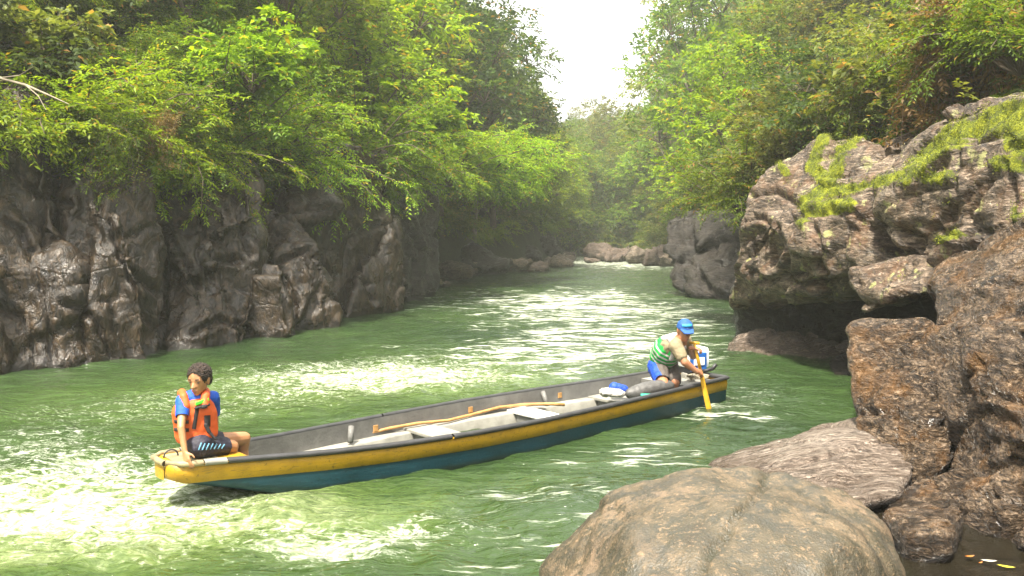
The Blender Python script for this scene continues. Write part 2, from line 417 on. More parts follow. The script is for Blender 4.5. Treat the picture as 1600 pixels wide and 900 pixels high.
m_slab = rock_mat('pale_slab_rock', [(0.17, 0.125, 0.09), (0.34, 0.265, 0.21), (0.50, 0.42, 0.34)], rough=(0.25, 0.6), bed=(1.0, 5.0, 4.0), rot=(0, 0, 0.5), crack=0.3, fine=1.4)

def rock(name, label, hulls, mat, voxel=0.06, smooth=2, big=(0.25, 0.6), facet=(0.12, 1.1), fine=(0.03, 3.5), strata=(0.0, 4.0), cracks=0.05, seed=0, group=None, spheres=(), post=None, cat='rock', bed=(1, 1, 1), dip=(0, 0)):
    """one rock: union of rough blocks, skinned evenly, then broken into facets, ledges and cracks"""
    bm = bmesh.new()
    for pts in hulls: hull_into(bm, pts)
    for c, r in spheres:
        g = bmesh.ops.create_icosphere(bm, subdivisions=3, radius=1.0)
        for q in g['verts']: q.co = Vector((q.co.x * r[0], q.co.y * r[1], q.co.z * r[2])) + Vector(c)
    me = bpy.data.meshes.new(name); bm.to_mesh(me); bm.free()
    me = remesh(me, voxel, smooth)
    V = verts_of(me); N = normals_of(me)
    S = V + seed * 7.13
    warp = np.stack([fbm(S * 0.7, 3), fbm(S * 0.7 + 40, 3), fbm(S * 0.7 + 80, 3)], -1) * 0.35
    R = np.array(Matrix.Rotation(dip[0], 3, 'X') @ Matrix.Rotation(dip[1], 3, 'Y'))
    S = (S @ R.T) * np.array(bed)
    d = big[0] * fbm(S * big[1], 3)
    if facet[0]:
        fv, edge = facets((S + warp * 0.5) * facet[1], seed)
        d = d + 0.6 * facet[0] * fv * smooth01(edge, -0.05, 0.12) - cracks * (1 - smooth01(edge, 0.0, 0.07))
        fv, edge = facets((S + warp * 0.6) * facet[1] * 2.6, seed + 5)
        d = d + facet[0] * 0.34 * fv - cracks * 0.3 * (1 - smooth01(edge, 0.0, 0.10))
    if strata[0]:
        q = (S + warp * 0.6) @ np.array([0.08, -0.05, 1.0 / bed[2]]) * strata[1]
        d = d + strata[0] * (fbm(np.stack([q, S[:, 0] * 0.5, S[:, 1] * 0.5], -1), 3, 0.6) + 0.5 * np.abs((q % 1.0) - 0.5))
    d = d + fine[0] * fbm((S + warp) * fine[1], 4, 0.55)
    V = V + N * d[:, None]
    if post: V = post(me, V, N)
    lo, hi = V.min(0), V.max(0)
    base = np.array([(lo[0] + hi[0]) / 2, (lo[1] + hi[1]) / 2, lo[2]])
    set_verts(me, V - base)
    o = link(name, me, mat, loc=base)
    return tag(o, label, cat, group)

def px_dist(V, lines, jitter=5.0):
    """distance in photo pixels from each vertex to the traced joint lines"""
    PX, PY = project(V); j = fbm(V * 2.5, 3); k = fbm(V * 2.5 + 50, 3); dm = np.full(len(V), 1e9)
    for ln in lines:
        ln = np.array(ln, float)
        for a, b in zip(ln[:-1], ln[1:]):
            q = np.stack([PX + j * jitter, PY + k * jitter], -1) - a; tt = np.clip((q @ (b - a)) / ((b - a) @ (b - a)), 0, 1)
            dm = np.minimum(dm, np.linalg.norm(q - tt[:, None] * (b - a), axis=1))
    return dm
def carve(V, N, lines, width, depth, dents=()):
    dm = px_dist(V, lines); face = smooth01(-N[:, 1], -0.2, 0.2)
    d = depth * (1 - smooth01(dm, 0.0, width)) - depth * 0.35 * (1 - smooth01(np.abs(dm - width * 1.8), 0, width * 1.2))
    PX, PY = project(V)
    for cx, cy, rx, ry, dd in dents: d = d + dd * smooth01(1 - ((PX - cx) / rx) ** 2 - ((PY - cy) / ry) ** 2, 0.0, 0.55)
    return V - N * (d * face)[:, None]
LEFT_JOINTS = [[(253, 395), (256, 467), (253, 560)], [(169, 342), (187, 400), (249, 462), (256, 502)], [(147, 280), (153, 311), (171, 347)], [(249, 293), (262, 364), (289, 413), (311, 449)],
               [(307, 311), (320, 360), (311, 400), (330, 440)], [(364, 302), (378, 364), (391, 400)], [(0, 342), (31, 360), (58, 422), (80, 484), (84, 570)], [(75, 253), (147, 280), (200, 270)],
               [(440, 405), (484, 391), (524, 449)], [(444, 435), (462, 475), (462, 520)], [(100, 470), (150, 500), (180, 560)], [(0, 480), (40, 500), (60, 560)], [(300, 520), (345, 500), (390, 515)],
               [(460, 330), (520, 322), (560, 360), (600, 350)], [(560, 420), (585, 470)], [(620, 330), (650, 380), (645, 440)], [(20, 260), (60, 300), (110, 320)], [(330, 400), (370, 410)], [(200, 420), (230, 500)]]
def left_joints(me, V, N): return carve(V, N, LEFT_JOINTS, 6.0, 0.14)
def slab_back(front, back):
    """front points (px, py, depth) plus the same points pushed back into the bank"""
    F = [W(*p) for p in front]
    return F + [p + np.array(back) for p in F]

LB = (-1.6, 1.6, 0.5)
lw = 'rocks of the left cliff'
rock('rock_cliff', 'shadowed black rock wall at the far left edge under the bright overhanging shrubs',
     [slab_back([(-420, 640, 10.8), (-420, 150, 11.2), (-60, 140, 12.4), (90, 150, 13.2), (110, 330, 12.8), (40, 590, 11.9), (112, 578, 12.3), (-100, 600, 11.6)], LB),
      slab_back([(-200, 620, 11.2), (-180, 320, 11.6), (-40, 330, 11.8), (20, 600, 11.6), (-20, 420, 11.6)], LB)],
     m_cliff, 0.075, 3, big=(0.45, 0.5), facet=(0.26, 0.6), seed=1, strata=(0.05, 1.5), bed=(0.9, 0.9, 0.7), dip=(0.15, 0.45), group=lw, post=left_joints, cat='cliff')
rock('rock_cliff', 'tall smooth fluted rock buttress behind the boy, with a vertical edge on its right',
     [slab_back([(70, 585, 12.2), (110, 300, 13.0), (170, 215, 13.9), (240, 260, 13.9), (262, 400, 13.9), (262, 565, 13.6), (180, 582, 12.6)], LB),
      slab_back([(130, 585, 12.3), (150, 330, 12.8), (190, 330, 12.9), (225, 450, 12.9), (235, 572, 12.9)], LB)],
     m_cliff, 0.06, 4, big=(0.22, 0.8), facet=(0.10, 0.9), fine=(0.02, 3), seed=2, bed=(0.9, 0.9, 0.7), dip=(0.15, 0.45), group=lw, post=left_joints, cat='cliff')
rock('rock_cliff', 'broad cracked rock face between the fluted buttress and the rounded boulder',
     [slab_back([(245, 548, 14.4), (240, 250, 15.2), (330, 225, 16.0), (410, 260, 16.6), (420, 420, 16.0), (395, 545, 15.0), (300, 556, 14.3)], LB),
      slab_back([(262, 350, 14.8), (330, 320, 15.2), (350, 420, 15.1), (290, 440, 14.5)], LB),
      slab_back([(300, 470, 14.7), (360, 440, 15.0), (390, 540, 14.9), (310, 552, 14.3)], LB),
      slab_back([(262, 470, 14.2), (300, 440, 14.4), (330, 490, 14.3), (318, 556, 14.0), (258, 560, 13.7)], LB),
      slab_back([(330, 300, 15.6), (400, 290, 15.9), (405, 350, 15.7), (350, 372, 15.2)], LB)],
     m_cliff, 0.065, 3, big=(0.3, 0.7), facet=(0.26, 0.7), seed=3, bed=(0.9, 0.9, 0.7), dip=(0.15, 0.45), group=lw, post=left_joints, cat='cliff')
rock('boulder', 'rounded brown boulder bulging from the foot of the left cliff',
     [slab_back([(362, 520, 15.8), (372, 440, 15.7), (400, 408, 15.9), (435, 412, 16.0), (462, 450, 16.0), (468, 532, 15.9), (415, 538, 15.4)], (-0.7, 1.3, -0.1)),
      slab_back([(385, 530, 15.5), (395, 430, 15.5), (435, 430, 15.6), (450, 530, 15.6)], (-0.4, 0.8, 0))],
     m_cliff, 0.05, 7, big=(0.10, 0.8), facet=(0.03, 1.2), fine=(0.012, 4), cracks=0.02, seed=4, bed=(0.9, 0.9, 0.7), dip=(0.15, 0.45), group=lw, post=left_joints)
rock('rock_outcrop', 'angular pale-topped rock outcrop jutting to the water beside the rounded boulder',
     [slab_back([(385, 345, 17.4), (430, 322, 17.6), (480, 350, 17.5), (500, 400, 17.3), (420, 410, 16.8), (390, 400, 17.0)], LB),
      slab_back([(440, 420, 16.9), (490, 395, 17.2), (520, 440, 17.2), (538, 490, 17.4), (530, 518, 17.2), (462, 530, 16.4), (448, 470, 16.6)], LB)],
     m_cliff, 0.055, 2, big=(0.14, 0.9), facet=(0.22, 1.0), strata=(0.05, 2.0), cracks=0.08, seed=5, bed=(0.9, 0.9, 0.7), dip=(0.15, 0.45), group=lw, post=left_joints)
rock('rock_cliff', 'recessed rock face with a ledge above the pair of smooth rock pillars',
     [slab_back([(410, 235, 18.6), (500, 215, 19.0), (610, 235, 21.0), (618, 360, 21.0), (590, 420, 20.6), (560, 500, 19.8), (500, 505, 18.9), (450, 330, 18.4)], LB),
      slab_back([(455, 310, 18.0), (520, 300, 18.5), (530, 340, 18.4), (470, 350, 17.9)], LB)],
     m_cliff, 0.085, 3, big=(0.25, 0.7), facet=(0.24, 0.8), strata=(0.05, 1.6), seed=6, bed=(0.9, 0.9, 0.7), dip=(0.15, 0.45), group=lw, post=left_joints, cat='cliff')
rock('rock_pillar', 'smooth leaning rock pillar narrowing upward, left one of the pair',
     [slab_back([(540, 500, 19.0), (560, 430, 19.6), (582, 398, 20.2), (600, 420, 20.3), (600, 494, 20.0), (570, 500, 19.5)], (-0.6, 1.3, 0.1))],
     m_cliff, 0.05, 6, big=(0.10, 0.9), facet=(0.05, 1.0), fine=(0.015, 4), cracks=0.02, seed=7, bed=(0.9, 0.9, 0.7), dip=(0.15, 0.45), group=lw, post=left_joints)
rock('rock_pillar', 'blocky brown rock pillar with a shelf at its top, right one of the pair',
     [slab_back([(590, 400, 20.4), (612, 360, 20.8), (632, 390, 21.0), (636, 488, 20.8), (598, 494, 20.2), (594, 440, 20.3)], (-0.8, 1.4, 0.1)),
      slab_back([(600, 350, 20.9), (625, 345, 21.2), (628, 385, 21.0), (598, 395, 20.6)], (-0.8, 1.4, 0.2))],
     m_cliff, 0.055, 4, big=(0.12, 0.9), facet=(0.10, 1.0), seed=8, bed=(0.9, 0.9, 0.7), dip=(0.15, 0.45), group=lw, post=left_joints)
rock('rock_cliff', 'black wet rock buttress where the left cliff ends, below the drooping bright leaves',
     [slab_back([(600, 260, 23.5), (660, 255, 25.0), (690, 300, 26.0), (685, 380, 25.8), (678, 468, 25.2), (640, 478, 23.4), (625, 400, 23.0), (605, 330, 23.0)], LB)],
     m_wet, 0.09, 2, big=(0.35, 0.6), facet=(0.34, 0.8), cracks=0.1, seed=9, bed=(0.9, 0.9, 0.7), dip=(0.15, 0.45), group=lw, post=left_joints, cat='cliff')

# --- the right bank
def moss_px(me, V, N):
    PX, PY = project(V)
    def seg(a, b, w):
        a, b = np.array(a, float), np.array(b, float); q = np.stack([PX, PY], -1) - a
        tt = np.clip((q @ (b - a)) / ((b - a) @ (b - a)), 0, 1)
        return np.linalg.norm(q - tt[:, None] * (b - a), axis=1) / w
    lines = [((1660, 165), (1560, 190), 34), ((1560, 190), (1490, 215), 27), ((1490, 215), (1440, 255), 22), ((1440, 255), (1418, 280), 15), ((1590, 215), (1650, 270), 30),
             ((1352, 211), (1318, 238), 9), ((1318, 238), (1300, 285), 15), ((1300, 285), (1262, 322), 17), ((1300, 300), (1345, 296), 12), ((1345, 296), (1420, 272), 10),
             ((1288, 222), (1270, 262), 14), ((1270, 262), (1300, 290), 15), ((1275, 330), (1330, 318), 12), ((1222, 262), (1232, 272), 8), ((1255, 350), (1262, 330), 9),
             ((1450, 280), (1490, 275), 12), ((1470, 375), (1500, 365), 9), ((1590, 330), (1600, 380), 16), ((1560, 255), (1600, 262), 16)]
    m = np.zeros(len(V))
    for a, b, w in lines: m = np.maximum(m, 1 - smooth01(seg(a, b, w), 0.35, 1.25))
    m = m * smooth01(N[:, 1], 0.9, 0.3)
    attr(me, 'moss', m * 0.85)
    V = carve(V, N, RIGHT_JOINTS, 6.0, 0.10, [(1405, 378, 46, 26, 0.40), (1190, 388, 34, 40, 0.16), (1290, 445, 40, 14, 0.2), (1545, 385, 40, 14, 0.12)])
    return V + N * (0.035 * smooth01(m, 0.3, 0.8))[:, None] * (1 + fbm(V * 6, 2))[:, None]
RIGHT_JOINTS = [[(1148, 350), (1180, 340), (1215, 352), (1228, 400), (1232, 440)], [(1232, 345), (1262, 335), (1330, 330), (1345, 345), (1372, 358), (1410, 395), (1432, 412)], [(1345, 345), (1390, 315), (1440, 300), (1490, 290)],
                [(1500, 215), (1495, 260), (1490, 300), (1495, 340)], [(1580, 255), (1585, 300), (1582, 350)], [(1372, 358), (1440, 352), (1500, 368), (1560, 360), (1640, 350)], [(1165, 305), (1215, 300), (1250, 320)],
                [(1330, 300), (1360, 290), (1400, 282)], [(1232, 440), (1290, 452), (1340, 430)], [(1270, 335), (1280, 400), (1300, 450)], [(1450, 440), (1500, 420), (1560, 430), (1640, 405)], [(1160, 420), (1200, 440), (1260, 425)]]
WALL_JOINTS = [[(1470, 530), (1530, 505), (1600, 525), (1650, 510)], [(1478, 640), (1550, 615), (1640, 640)], [(1520, 505), (1535, 560), (1550, 615)], [(1490, 700), (1560, 690), (1640, 705)], [(1345, 560), (1400, 545), (1450, 560)],
               [(1340, 650), (1390, 640), (1440, 665), (1480, 660)], [(1400, 640), (1395, 700), (1410, 760)], [(1480, 780), (1540, 770), (1600, 790)], [(1540, 770), (1560, 830)], [(1500, 450), (1560, 470), (1640, 455)]]
def wall_joints(me, V, N): return carve(V, N, WALL_JOINTS, 6.0, 0.055)
RB = (1.8, 1.0, 0.0)
rock('mossy_boulder', 'huge banded boulder with bright green moss on top, overhanging the right bank',
     [[W(1147, 342, 13.6), W(1165, 300, 13.9), W(1216, 250, 13.8), W(1280, 208, 13.2), W(1335, 214, 12.4), W(1400, 216, 11.4), W(1230, 338, 12.5), W(1300, 345, 11.8),
       W(1150, 400, 13.8), W(1142, 470, 14.5), W(1210, 470, 13.9), W(1330, 470, 12.6), W(1400, 345, 10.4), W(1420, 430, 9.8), W(1150, 480, 15.5), W(1300, 300, 17), W(1400, 230, 15), W(1420, 470, 12)],
      [W(1390, 222, 11.2), W(1450, 190, 10.2), W(1500, 162, 9.3), W(1560, 148, 8.6), W(1680, 140, 7.4), W(1400, 340, 9.9), W(1500, 300, 8.6), W(1600, 290, 7.6), W(1760, 260, 6.8),
       W(1420, 440, 9.2), W(1470, 440, 8.5), W(1600, 440, 7.4), W(1760, 440, 6.8), W(1420, 215, 14), W(1700, 190, 12), W(1760, 440, 9), W(1450, 450, 12)],
      [W(1200, 345, 12.4), W(1225, 332, 12.3), W(1240, 420, 12.7), W(1215, 440, 13.2), W(1160, 380, 13.4), W(1165, 430, 13.6)]],
     m_mossy, 0.04, 3, big=(0.16, 0.7), facet=(0.25, 0.62), fine=(0.045, 3.0), strata=(0.045, 2.4), cracks=0.07, seed=12, bed=(0.5, 0.5, 1.25), dip=(0.25, 0.35), post=moss_px)
rock('rock_block', 'jutting wedge of grey rock under the mossy boulder, over the dark hollow',
     [slab_back([(1335, 428, 9.6), (1380, 416, 9.3), (1442, 400, 8.9), (1464, 436, 8.3), (1440, 462, 8.2), (1395, 470, 8.7), (1345, 486, 9.2), (1338, 455, 9.4)], (1.3, 1.8, 0.0))],
     m_mossy, 0.035, 0, big=(0.06, 1.0), facet=(0.16, 0.9), strata=(0.03, 3.0), seed=13, bed=(0.5, 0.5, 1.25), dip=(0.25, 0.35), post=moss_px)
rock('rock_wall', 'rust-streaked wet rock wall filling the right edge of the view',
     [[W(1462, 432, 7.9), W(1475, 405, 8.6), W(1600, 330, 7.5), W(1800, 300, 6.4), W(1470, 600, 6.9), W(1492, 742, 6.4), W(1600, 752, 5.5), W(1850, 800, 4.4), W(1850, 430, 4.9), W(1470, 430, 9.5), W(1500, 740, 9), W(1850, 400, 8), W(1850, 760, 8)],
      [W(1520, 480, 6.9), W(1640, 450, 6.1), W(1660, 700, 5.1), W(1540, 720, 5.9), W(1520, 600, 6.2), W(1600, 560, 6.6)]],
     m_rusty, 0.035, 1, big=(0.10, 0.9), facet=(0.14, 0.8), fine=(0.028, 4.0), strata=(0.035, 4.0), cracks=0.04, seed=14, post=wall_joints, bed=(0.5, 0.5, 1.25), dip=(0.25, 0.35), cat='rock wall')
rock('rock_pillar', 'square orange-brown rock pillar standing on the pale slab before the dark hollow',
     [[W(1330, 508, 7.9), W(1442, 506, 7.4), W(1456, 515, 7.3), W(1330, 640, 7.3), W(1336, 690, 7.0), W(1372, 760, 6.5), W(1410, 762, 6.3), W(1462, 752, 6.3), W(1487, 722, 6.35), W(1466, 600, 6.75),
       W(1345, 505, 9.2), W(1470, 505, 8.8), W(1490, 735, 7.6), W(1390, 735, 7.9), W(1340, 640, 8.4)]],
     m_rusty, 0.03, 1, big=(0.05, 1.0), facet=(0.08, 0.9), fine=(0.025, 4.0), strata=(0.02, 5.0), cracks=0.015, seed=15, post=wall_joints, bed=(0.5, 0.5, 1.25), dip=(0.25, 0.35))
rock('rock_slab', 'pale sloping rock slab running from the water to the foot of the pillar',
     [[Wz(1085, 742, -0.15), Wz(1120, 722, 0.03), Wz(1210, 690, 0.12), Wz(1335, 650, 0.24), Wz(1500, 640, 0.3), Wz(1320, 690, 0.27), Wz(1240, 712, 0.19), Wz(1395, 775, 0.14), Wz(1300, 800, 0.12), Wz(1150, 800, 0.05),
       Wz(1085, 742, -0.6), Wz(1500, 640, -0.6), Wz(1420, 790, -0.6), Wz(1150, 830, -0.6)]],
     m_slab, 0.028, 1, big=(0.04, 1.0), facet=(0.05, 1.0), fine=(0.012, 5.0), strata=(0.025, 5.0), cracks=0.04, seed=16, bed=(0.5, 0.9, 1.2), dip=(0.2, 0.2))
rock('rock_block', 'low dark brown rock block at the waterline below the rusty wall',
     [[W(1448, 760, 6.3), W(1500, 745, 6.2), W(1620, 752, 5.4), W(1780, 770, 4.9), W(1452, 795, 5.9), W(1500, 822, 5.6), W(1560, 850, 5.3), W(1605, 868, 5.15), W(1780, 900, 4.6), W(1500, 760, 7.5), W(1800, 760, 7), W(1500, 900, 7), W(1800, 950, 6)]],
     m_rusty, 0.03, 2, big=(0.05, 1.0), facet=(0.12, 1.4), fine=(0.025, 5.0), strata=(0.04, 4.0), seed=17, post=wall_joints, bed=(0.5, 0.5, 1.25), dip=(0.25, 0.35))
rock('rock_block', 'dark wet rock step at the foot of the orange pillar, beside the still water',
     [[p + np.array([0, 0, dz]) for dz in (0, -0.5) for p in (W(1372, 772, 5.95), W(1450, 752, 6.0), W(1500, 790, 5.5), W(1478, 850, 4.95), W(1418, 842, 5.05), W(1388, 806, 5.4))]],
     m_rusty, 0.03, 1, big=(0.04, 1.0), facet=(0.08, 1.2), fine=(0.02, 5.0), strata=(0.03, 4.0), cracks=0.03, seed=25, bed=(0.5, 0.5, 1.25), dip=(0.25, 0.35))
rock('boulder', 'big speckled granite boulder in the foreground with a mossy crack',
     [[W(800, 1010, 3.7), W(850, 880, 4.0), W(910, 812, 4.15), W(985, 772, 4.2), W(1080, 738, 4.25), W(1160, 726, 4.3), W(1245, 736, 4.25), W(1325, 768, 4.1), W(1390, 815, 3.9), W(1407, 865, 3.75), W(1400, 1000, 3.6),
       W(1000, 850, 3.2), W(1180, 800, 3.3), W(1300, 860, 3.1), W(1060, 1000, 2.6), W(1300, 1020, 2.6), W(840, 1050, 3.0), W(1440, 1080, 3.1), W(900, 1020, 5.2), W(1380, 960, 5.0), W(1150, 800, 5.0)]],
     None, 0.028, 12, big=(0.07, 1.3), facet=(0.03, 1.4), fine=(0.014, 6.0), cracks=0.01, seed=18)
boulder_fg = bpy.context.scene.objects[-1] if False else COL.objects[-1]
rock('rock_ledge', 'low pinkish rock ledge at the waterline under the mossy boulder',
     [[W(1138, 545, 13.9), W(1152, 524, 14.3), W(1230, 519, 14.3), W(1318, 534, 13.6), W(1316, 566, 12.9), W(1230, 562, 13.1), W(1145, 558, 13.5), W(1150, 530, 16), W(1330, 540, 16), W(1240, 590, 14)]],
     m_slab, 0.045, 2, big=(0.06, 1.0), facet=(0.10, 1.4), strata=(0.03, 4.0), seed=19)
rock('rock_wall', 'dark undercut rock face set back beneath the mossy boulder',
     [[W(1150, 455, 15.4), W(1340, 450, 14.4), W(1470, 430, 12.0), W(1148, 545, 15.4), W(1330, 550, 14.8), W(1480, 560, 12.0), W(1150, 450, 19), W(1600, 450, 16), W(1600, 600, 14), W(1150, 560, 19)]],
     m_wet, 0.07, 2, big=(0.08, 0.8), facet=(0.14, 1.0), strata=(0.06, 2.2), seed=20, bed=(0.5, 0.5, 1.2), dip=(0.1, 0.15), cat='rock wall')
rock('boulder', 'small dark rock wedged between the pinkish ledge and the pillar',
     [[W(1290, 566, 12.0), W(1335, 548, 12.2), W(1345, 600, 11.2), W(1310, 600, 11.3), W(1330, 570, 13)]], m_wet, 0.03, 2, big=(0.04, 1), facet=(0.08, 1.8), seed=21)
rock('boulder', 'small pink stone perched on the right end of the low ledge',
     [[W(1304, 540, 12.9), W(1318, 529, 13.0), W(1345, 532, 13.0), W(1345, 556, 12.7), W(1312, 553, 12.7), W(1330, 540, 13.6)]], m_slab, 0.03, 2, big=(0.03, 1), facet=(0.06, 1.8), seed=22)
rock('rock_cliff', 'black layered rock bluff across the water behind the mossy boulder',
     [slab_back([(1040, 342, 26.5), (1075, 334, 26.6), (1100, 338, 26.3), (1095, 400, 25.8), (1062, 462, 25.6), (1050, 425, 26.2), (1037, 380, 26.5)], (2.5, 3.0, 0)),
      slab_back([(1092, 345, 25.8), (1145, 338, 25.5), (1175, 360, 24.8), (1175, 400, 24.6), (1120, 395, 25.0), (1088, 372, 25.6)], (2.5, 3.0, 0)),
      slab_back([(1085, 400, 25.4), (1130, 385, 24.9), (1180, 400, 24.2), (1180, 475, 23.4), (1120, 470, 24.0), (1070, 462, 25.0)], (2.5, 3.0, 0)),
      slab_back([(1100, 420, 24.8), (1150, 425, 24.0), (1160, 470, 23.6), (1105, 468, 24.4)], (2, 2, 0))],
     m_wet, 0.09, 1, big=(0.22, 0.6), facet=(0.42, 0.8), strata=(0.14, 1.3), cracks=0.14, seed=23, bed=(0.5, 0.5, 1.2), dip=(0.1, 0.15), cat='cliff')

# moss cushions standing off the rock: short tufts where the moss lies
t = NT('moss_tufts'); g_ = t.n('ShaderNodeNewGeometry'); v = t.coord()
mc_ = t.ramp(t.math('ADD', t.math('MULTIPLY', g_.outputs['Random Per Island'], 0.5), t.math('MULTIPLY', t.noise(v, 4.0, 4, 0.65), 0.6)), [(0.30, (0.020, 0.032, 0.003)), (0.52, (0.12, 0.155, 0.005)), (0.80, (0.34, 0.37, 0.010))])
m_tuft = t.done(t.bsdf(mc_, 0.9))
for o_ in [o for o in COL.objects if o.type == 'MESH' and 'moss' in o.data.attributes]:
    me_ = o_.data; mv = np.empty(len(me_.vertices), dtype=np.float32); me_.attributes['moss'].data.foreach_get('value', mv)
    V_, N_ = verts_of(me_), normals_of(me_)
    sel = (mv * 0.9 + 0.6 * fbm(V_ * 3.5 + 3, 3) > 0.46)
    P_, Q_ = V_[sel], N_[sel]
    if len(P_) < 20: continue
    rr_ = np.random.default_rng(5); n_ = 9
    P_ = np.repeat(P_, n_, 0) + rr_.normal(scale=0.022, size=(len(P_) * n_, 3)); Q_ = np.repeat(Q_, n_, 0)
    D_ = Q_ + rr_.normal(scale=0.6, size=Q_.shape); D_ /= np.linalg.norm(D_, axis=1)[:, None]
    S_ = np.cross(D_, rr_.normal(size=Q_.shape)); S_ /= np.linalg.norm(S_, axis=1)[:, None]
    h_ = rr_.uniform(0.006, 0.015, (len(P_), 1)); w_ = rr_.uniform(0.003, 0.006, (len(P_), 1))
    VV_ = np.stack([P_ - S_ * w_, P_ + S_ * w_, P_ + D_ * h_], 1).reshape(-1, 3)
    tf = link('moss', mesh_np('moss', VV_, np.arange(len(VV_)).reshape(-1, 3), False), m_tuft, o_); tf['kind'] = 'stuff'

# granite for the foreground boulder: speckles, pink and grey patches, one crack with moss in it
t = NT('speckled_granite'); v = t.coord()
s1 = t.noise(v, 42.0, 3, 0.75); s2 = t.noise(v, 13.0, 5, 0.75, 0.5); s3 = t.noise(v, 2.2, 5, 0.6, 0.6); s4 = t.voro(v, 95.0)
c = t.ramp(s3, [(0.33, (0.034, 0.029, 0.018)), (0.46, (0.070, 0.057, 0.034)), (0.56, (0.118, 0.088, 0.053)), (0.70, (0.17, 0.118, 0.075))])
c = t.mix(t.ramp(s2, [(0.42, 0.95), (0.53, 0.0)]), c, (0.045, 0.042, 0.028))
c = t.mix(t.ramp(s1, [(0.54, 0.0), (0.68, 0.6)]), c, (0.27, 0.18, 0.105))
s5 = t.noise(t.coord((1.0, 1.0, 0.45)), 5.0, 5, 0.7, 0.8)
c = t.mix(t.ramp(s5, [(0.38, 0.75), (0.52, 0.0)]), c, (0.045, 0.043, 0.033))
c = t.mix(t.ramp(s4, [(0.12, 0.75), (0.32, 0.0)]), c, (0.05, 0.045, 0.035))
c = t.mix(t.math('MULTIPLY', t.attr('crack'), t.ramp(s2, [(0.35, 0.3), (0.6, 1.0)])), c, (0.018, 0.020, 0.007))
nor = t.bump(t.math('ADD', t.math('MULTIPLY', s1, 0.5), t.math('ADD', t.math('MULTIPLY', s2, 0.5), t.math('MULTIPLY', s4, 0.25))), 0.7, 0.014)
m_granite = t.done(t.bsdf(c, t.ramp(s2, [(0.3, 0.4), (0.7, 0.75)]), nor))
me = boulder_fg.data; me.materials.clear(); me.materials.append(m_granite)
V = verts_of(me); Vw = V + np.array(boulder_fg.location); PX, PY = project(Vw)
line = np.array([(1202, 735), (1195, 760), (1160, 800), (1130, 842), (1105, 868), (1082, 905), (1060, 950)], float)
jit = fbm(Vw * 5, 3) * 7
dm = np.full(len(V), 1e9)
for a, b in zip(line[:-1], line[1:]):
    q = np.stack([PX + jit, PY], -1) - a; tt = np.clip((q @ (b - a)) / ((b - a) @ (b - a)), 0, 1)
    dm = np.minimum(dm, np.linalg.norm(q - tt[:, None] * (b - a), axis=1))
ck = (1 - smooth01(dm, 1.5, 6.5)) * (Vw[:, 1] < 4.6)
attr(me, 'crack', ck)
set_verts(me, V - normals_of(me) * (0.035 * ck)[:, None])

def small_rock(label, px, py, w, h, mat, seed, group, dz=0.0, smooth=2, facet=0.25):
    """shore boulder standing at the waterline pixel (px, py), w x h photo pixels"""
    c = Wz(px, py, dz); d = c[1]; s = d / FPX; w *= 1.25; h *= 1.15
    rr = np.random.default_rng(seed)
    pts = []
    for k in range(16):
        u = rr.normal(size=3); u /= np.linalg.norm(u)
        k_ = rr.uniform(0.8, 1.12)
        pts.append(c + np.array([u[0] * w * s * 0.52 * k_, u[1] * w * s * 0.5 * k_ + w * s * 0.4, (u[2] * 0.62 + 0.38) * h * s * k_]))
    size = max(w, h) * s
    rock('boulder', label, [pts], mat, max(0.03, size * 0.045), smooth, big=(0.10 * size, 1.2 / size), facet=(facet * 0.5 * size, 2.2 / size), fine=(0.03 * size, 6 / size), cracks=0.03 * size, seed=seed, group=group)
gL = 'boulders along the left shore'
for i, (lab, px, py, w, h, m) in enumerate([
    ('pale sunlit flat-topped boulder at the foot of the black buttress', 708, 440, 58, 30, m_far),
    ('big dark angular boulder leaning at the shore under the drooping leaves', 752, 432, 84, 56, m_wet),
    ('small grey stone in front of the big dark leaning boulder', 741, 431, 22, 20, m_brown),
    ('low pale rock at the very end of the black buttress', 688, 450, 40, 14, m_brown),
    ('brown rounded boulder right of the big dark leaning boulder', 800, 427, 46, 26, m_brown),
    ('flat tan rock shelf at the waterline of the left shore', 838, 426, 70, 12, m_far),
    ('dark block of rock high on the left shore behind the tan shelf', 826, 420, 52, 42, m_wet),
    ('grey sloping rock spit farthest out on the left shore', 876, 419, 44, 22, m_brown),
    ('tall dark rock shaded by trees near the far rapids', 862, 414, 40, 46, m_wet),
    ('pale rock beside the far rapids, left of the spit', 889, 408, 22, 14, m_far)]):
    small_rock(lab, px, py, w, h, m, 40 + i, gL)
gR = 'boulders along the far right shore'
for i, (lab, px, py, w, h, m) in enumerate([
    ('low tan rock standing in the far rapids', 925, 412, 26, 9, m_far),
    ('pale pink rock at the left end of the far right shore', 936, 409, 46, 26, m_far),
    ('pinkish rock bank second from the left on the far right shore', 972, 411, 52, 28, m_far),
    ('blocky pale rock in the middle of the far right shore', 1003, 414, 46, 26, m_brown),
    ('brown rock next to the black bluff on the far right shore', 1030, 417, 44, 30, m_far),
    ('long flat rock lying on top of the far right shore rocks', 960, 396, 70, 20, m_brown),
    ('rounded rock half hidden behind the black bluff', 1052, 418, 40, 34, m_brown)]):
    small_rock(lab, px, py, w, h, m, 60 + i, gR)

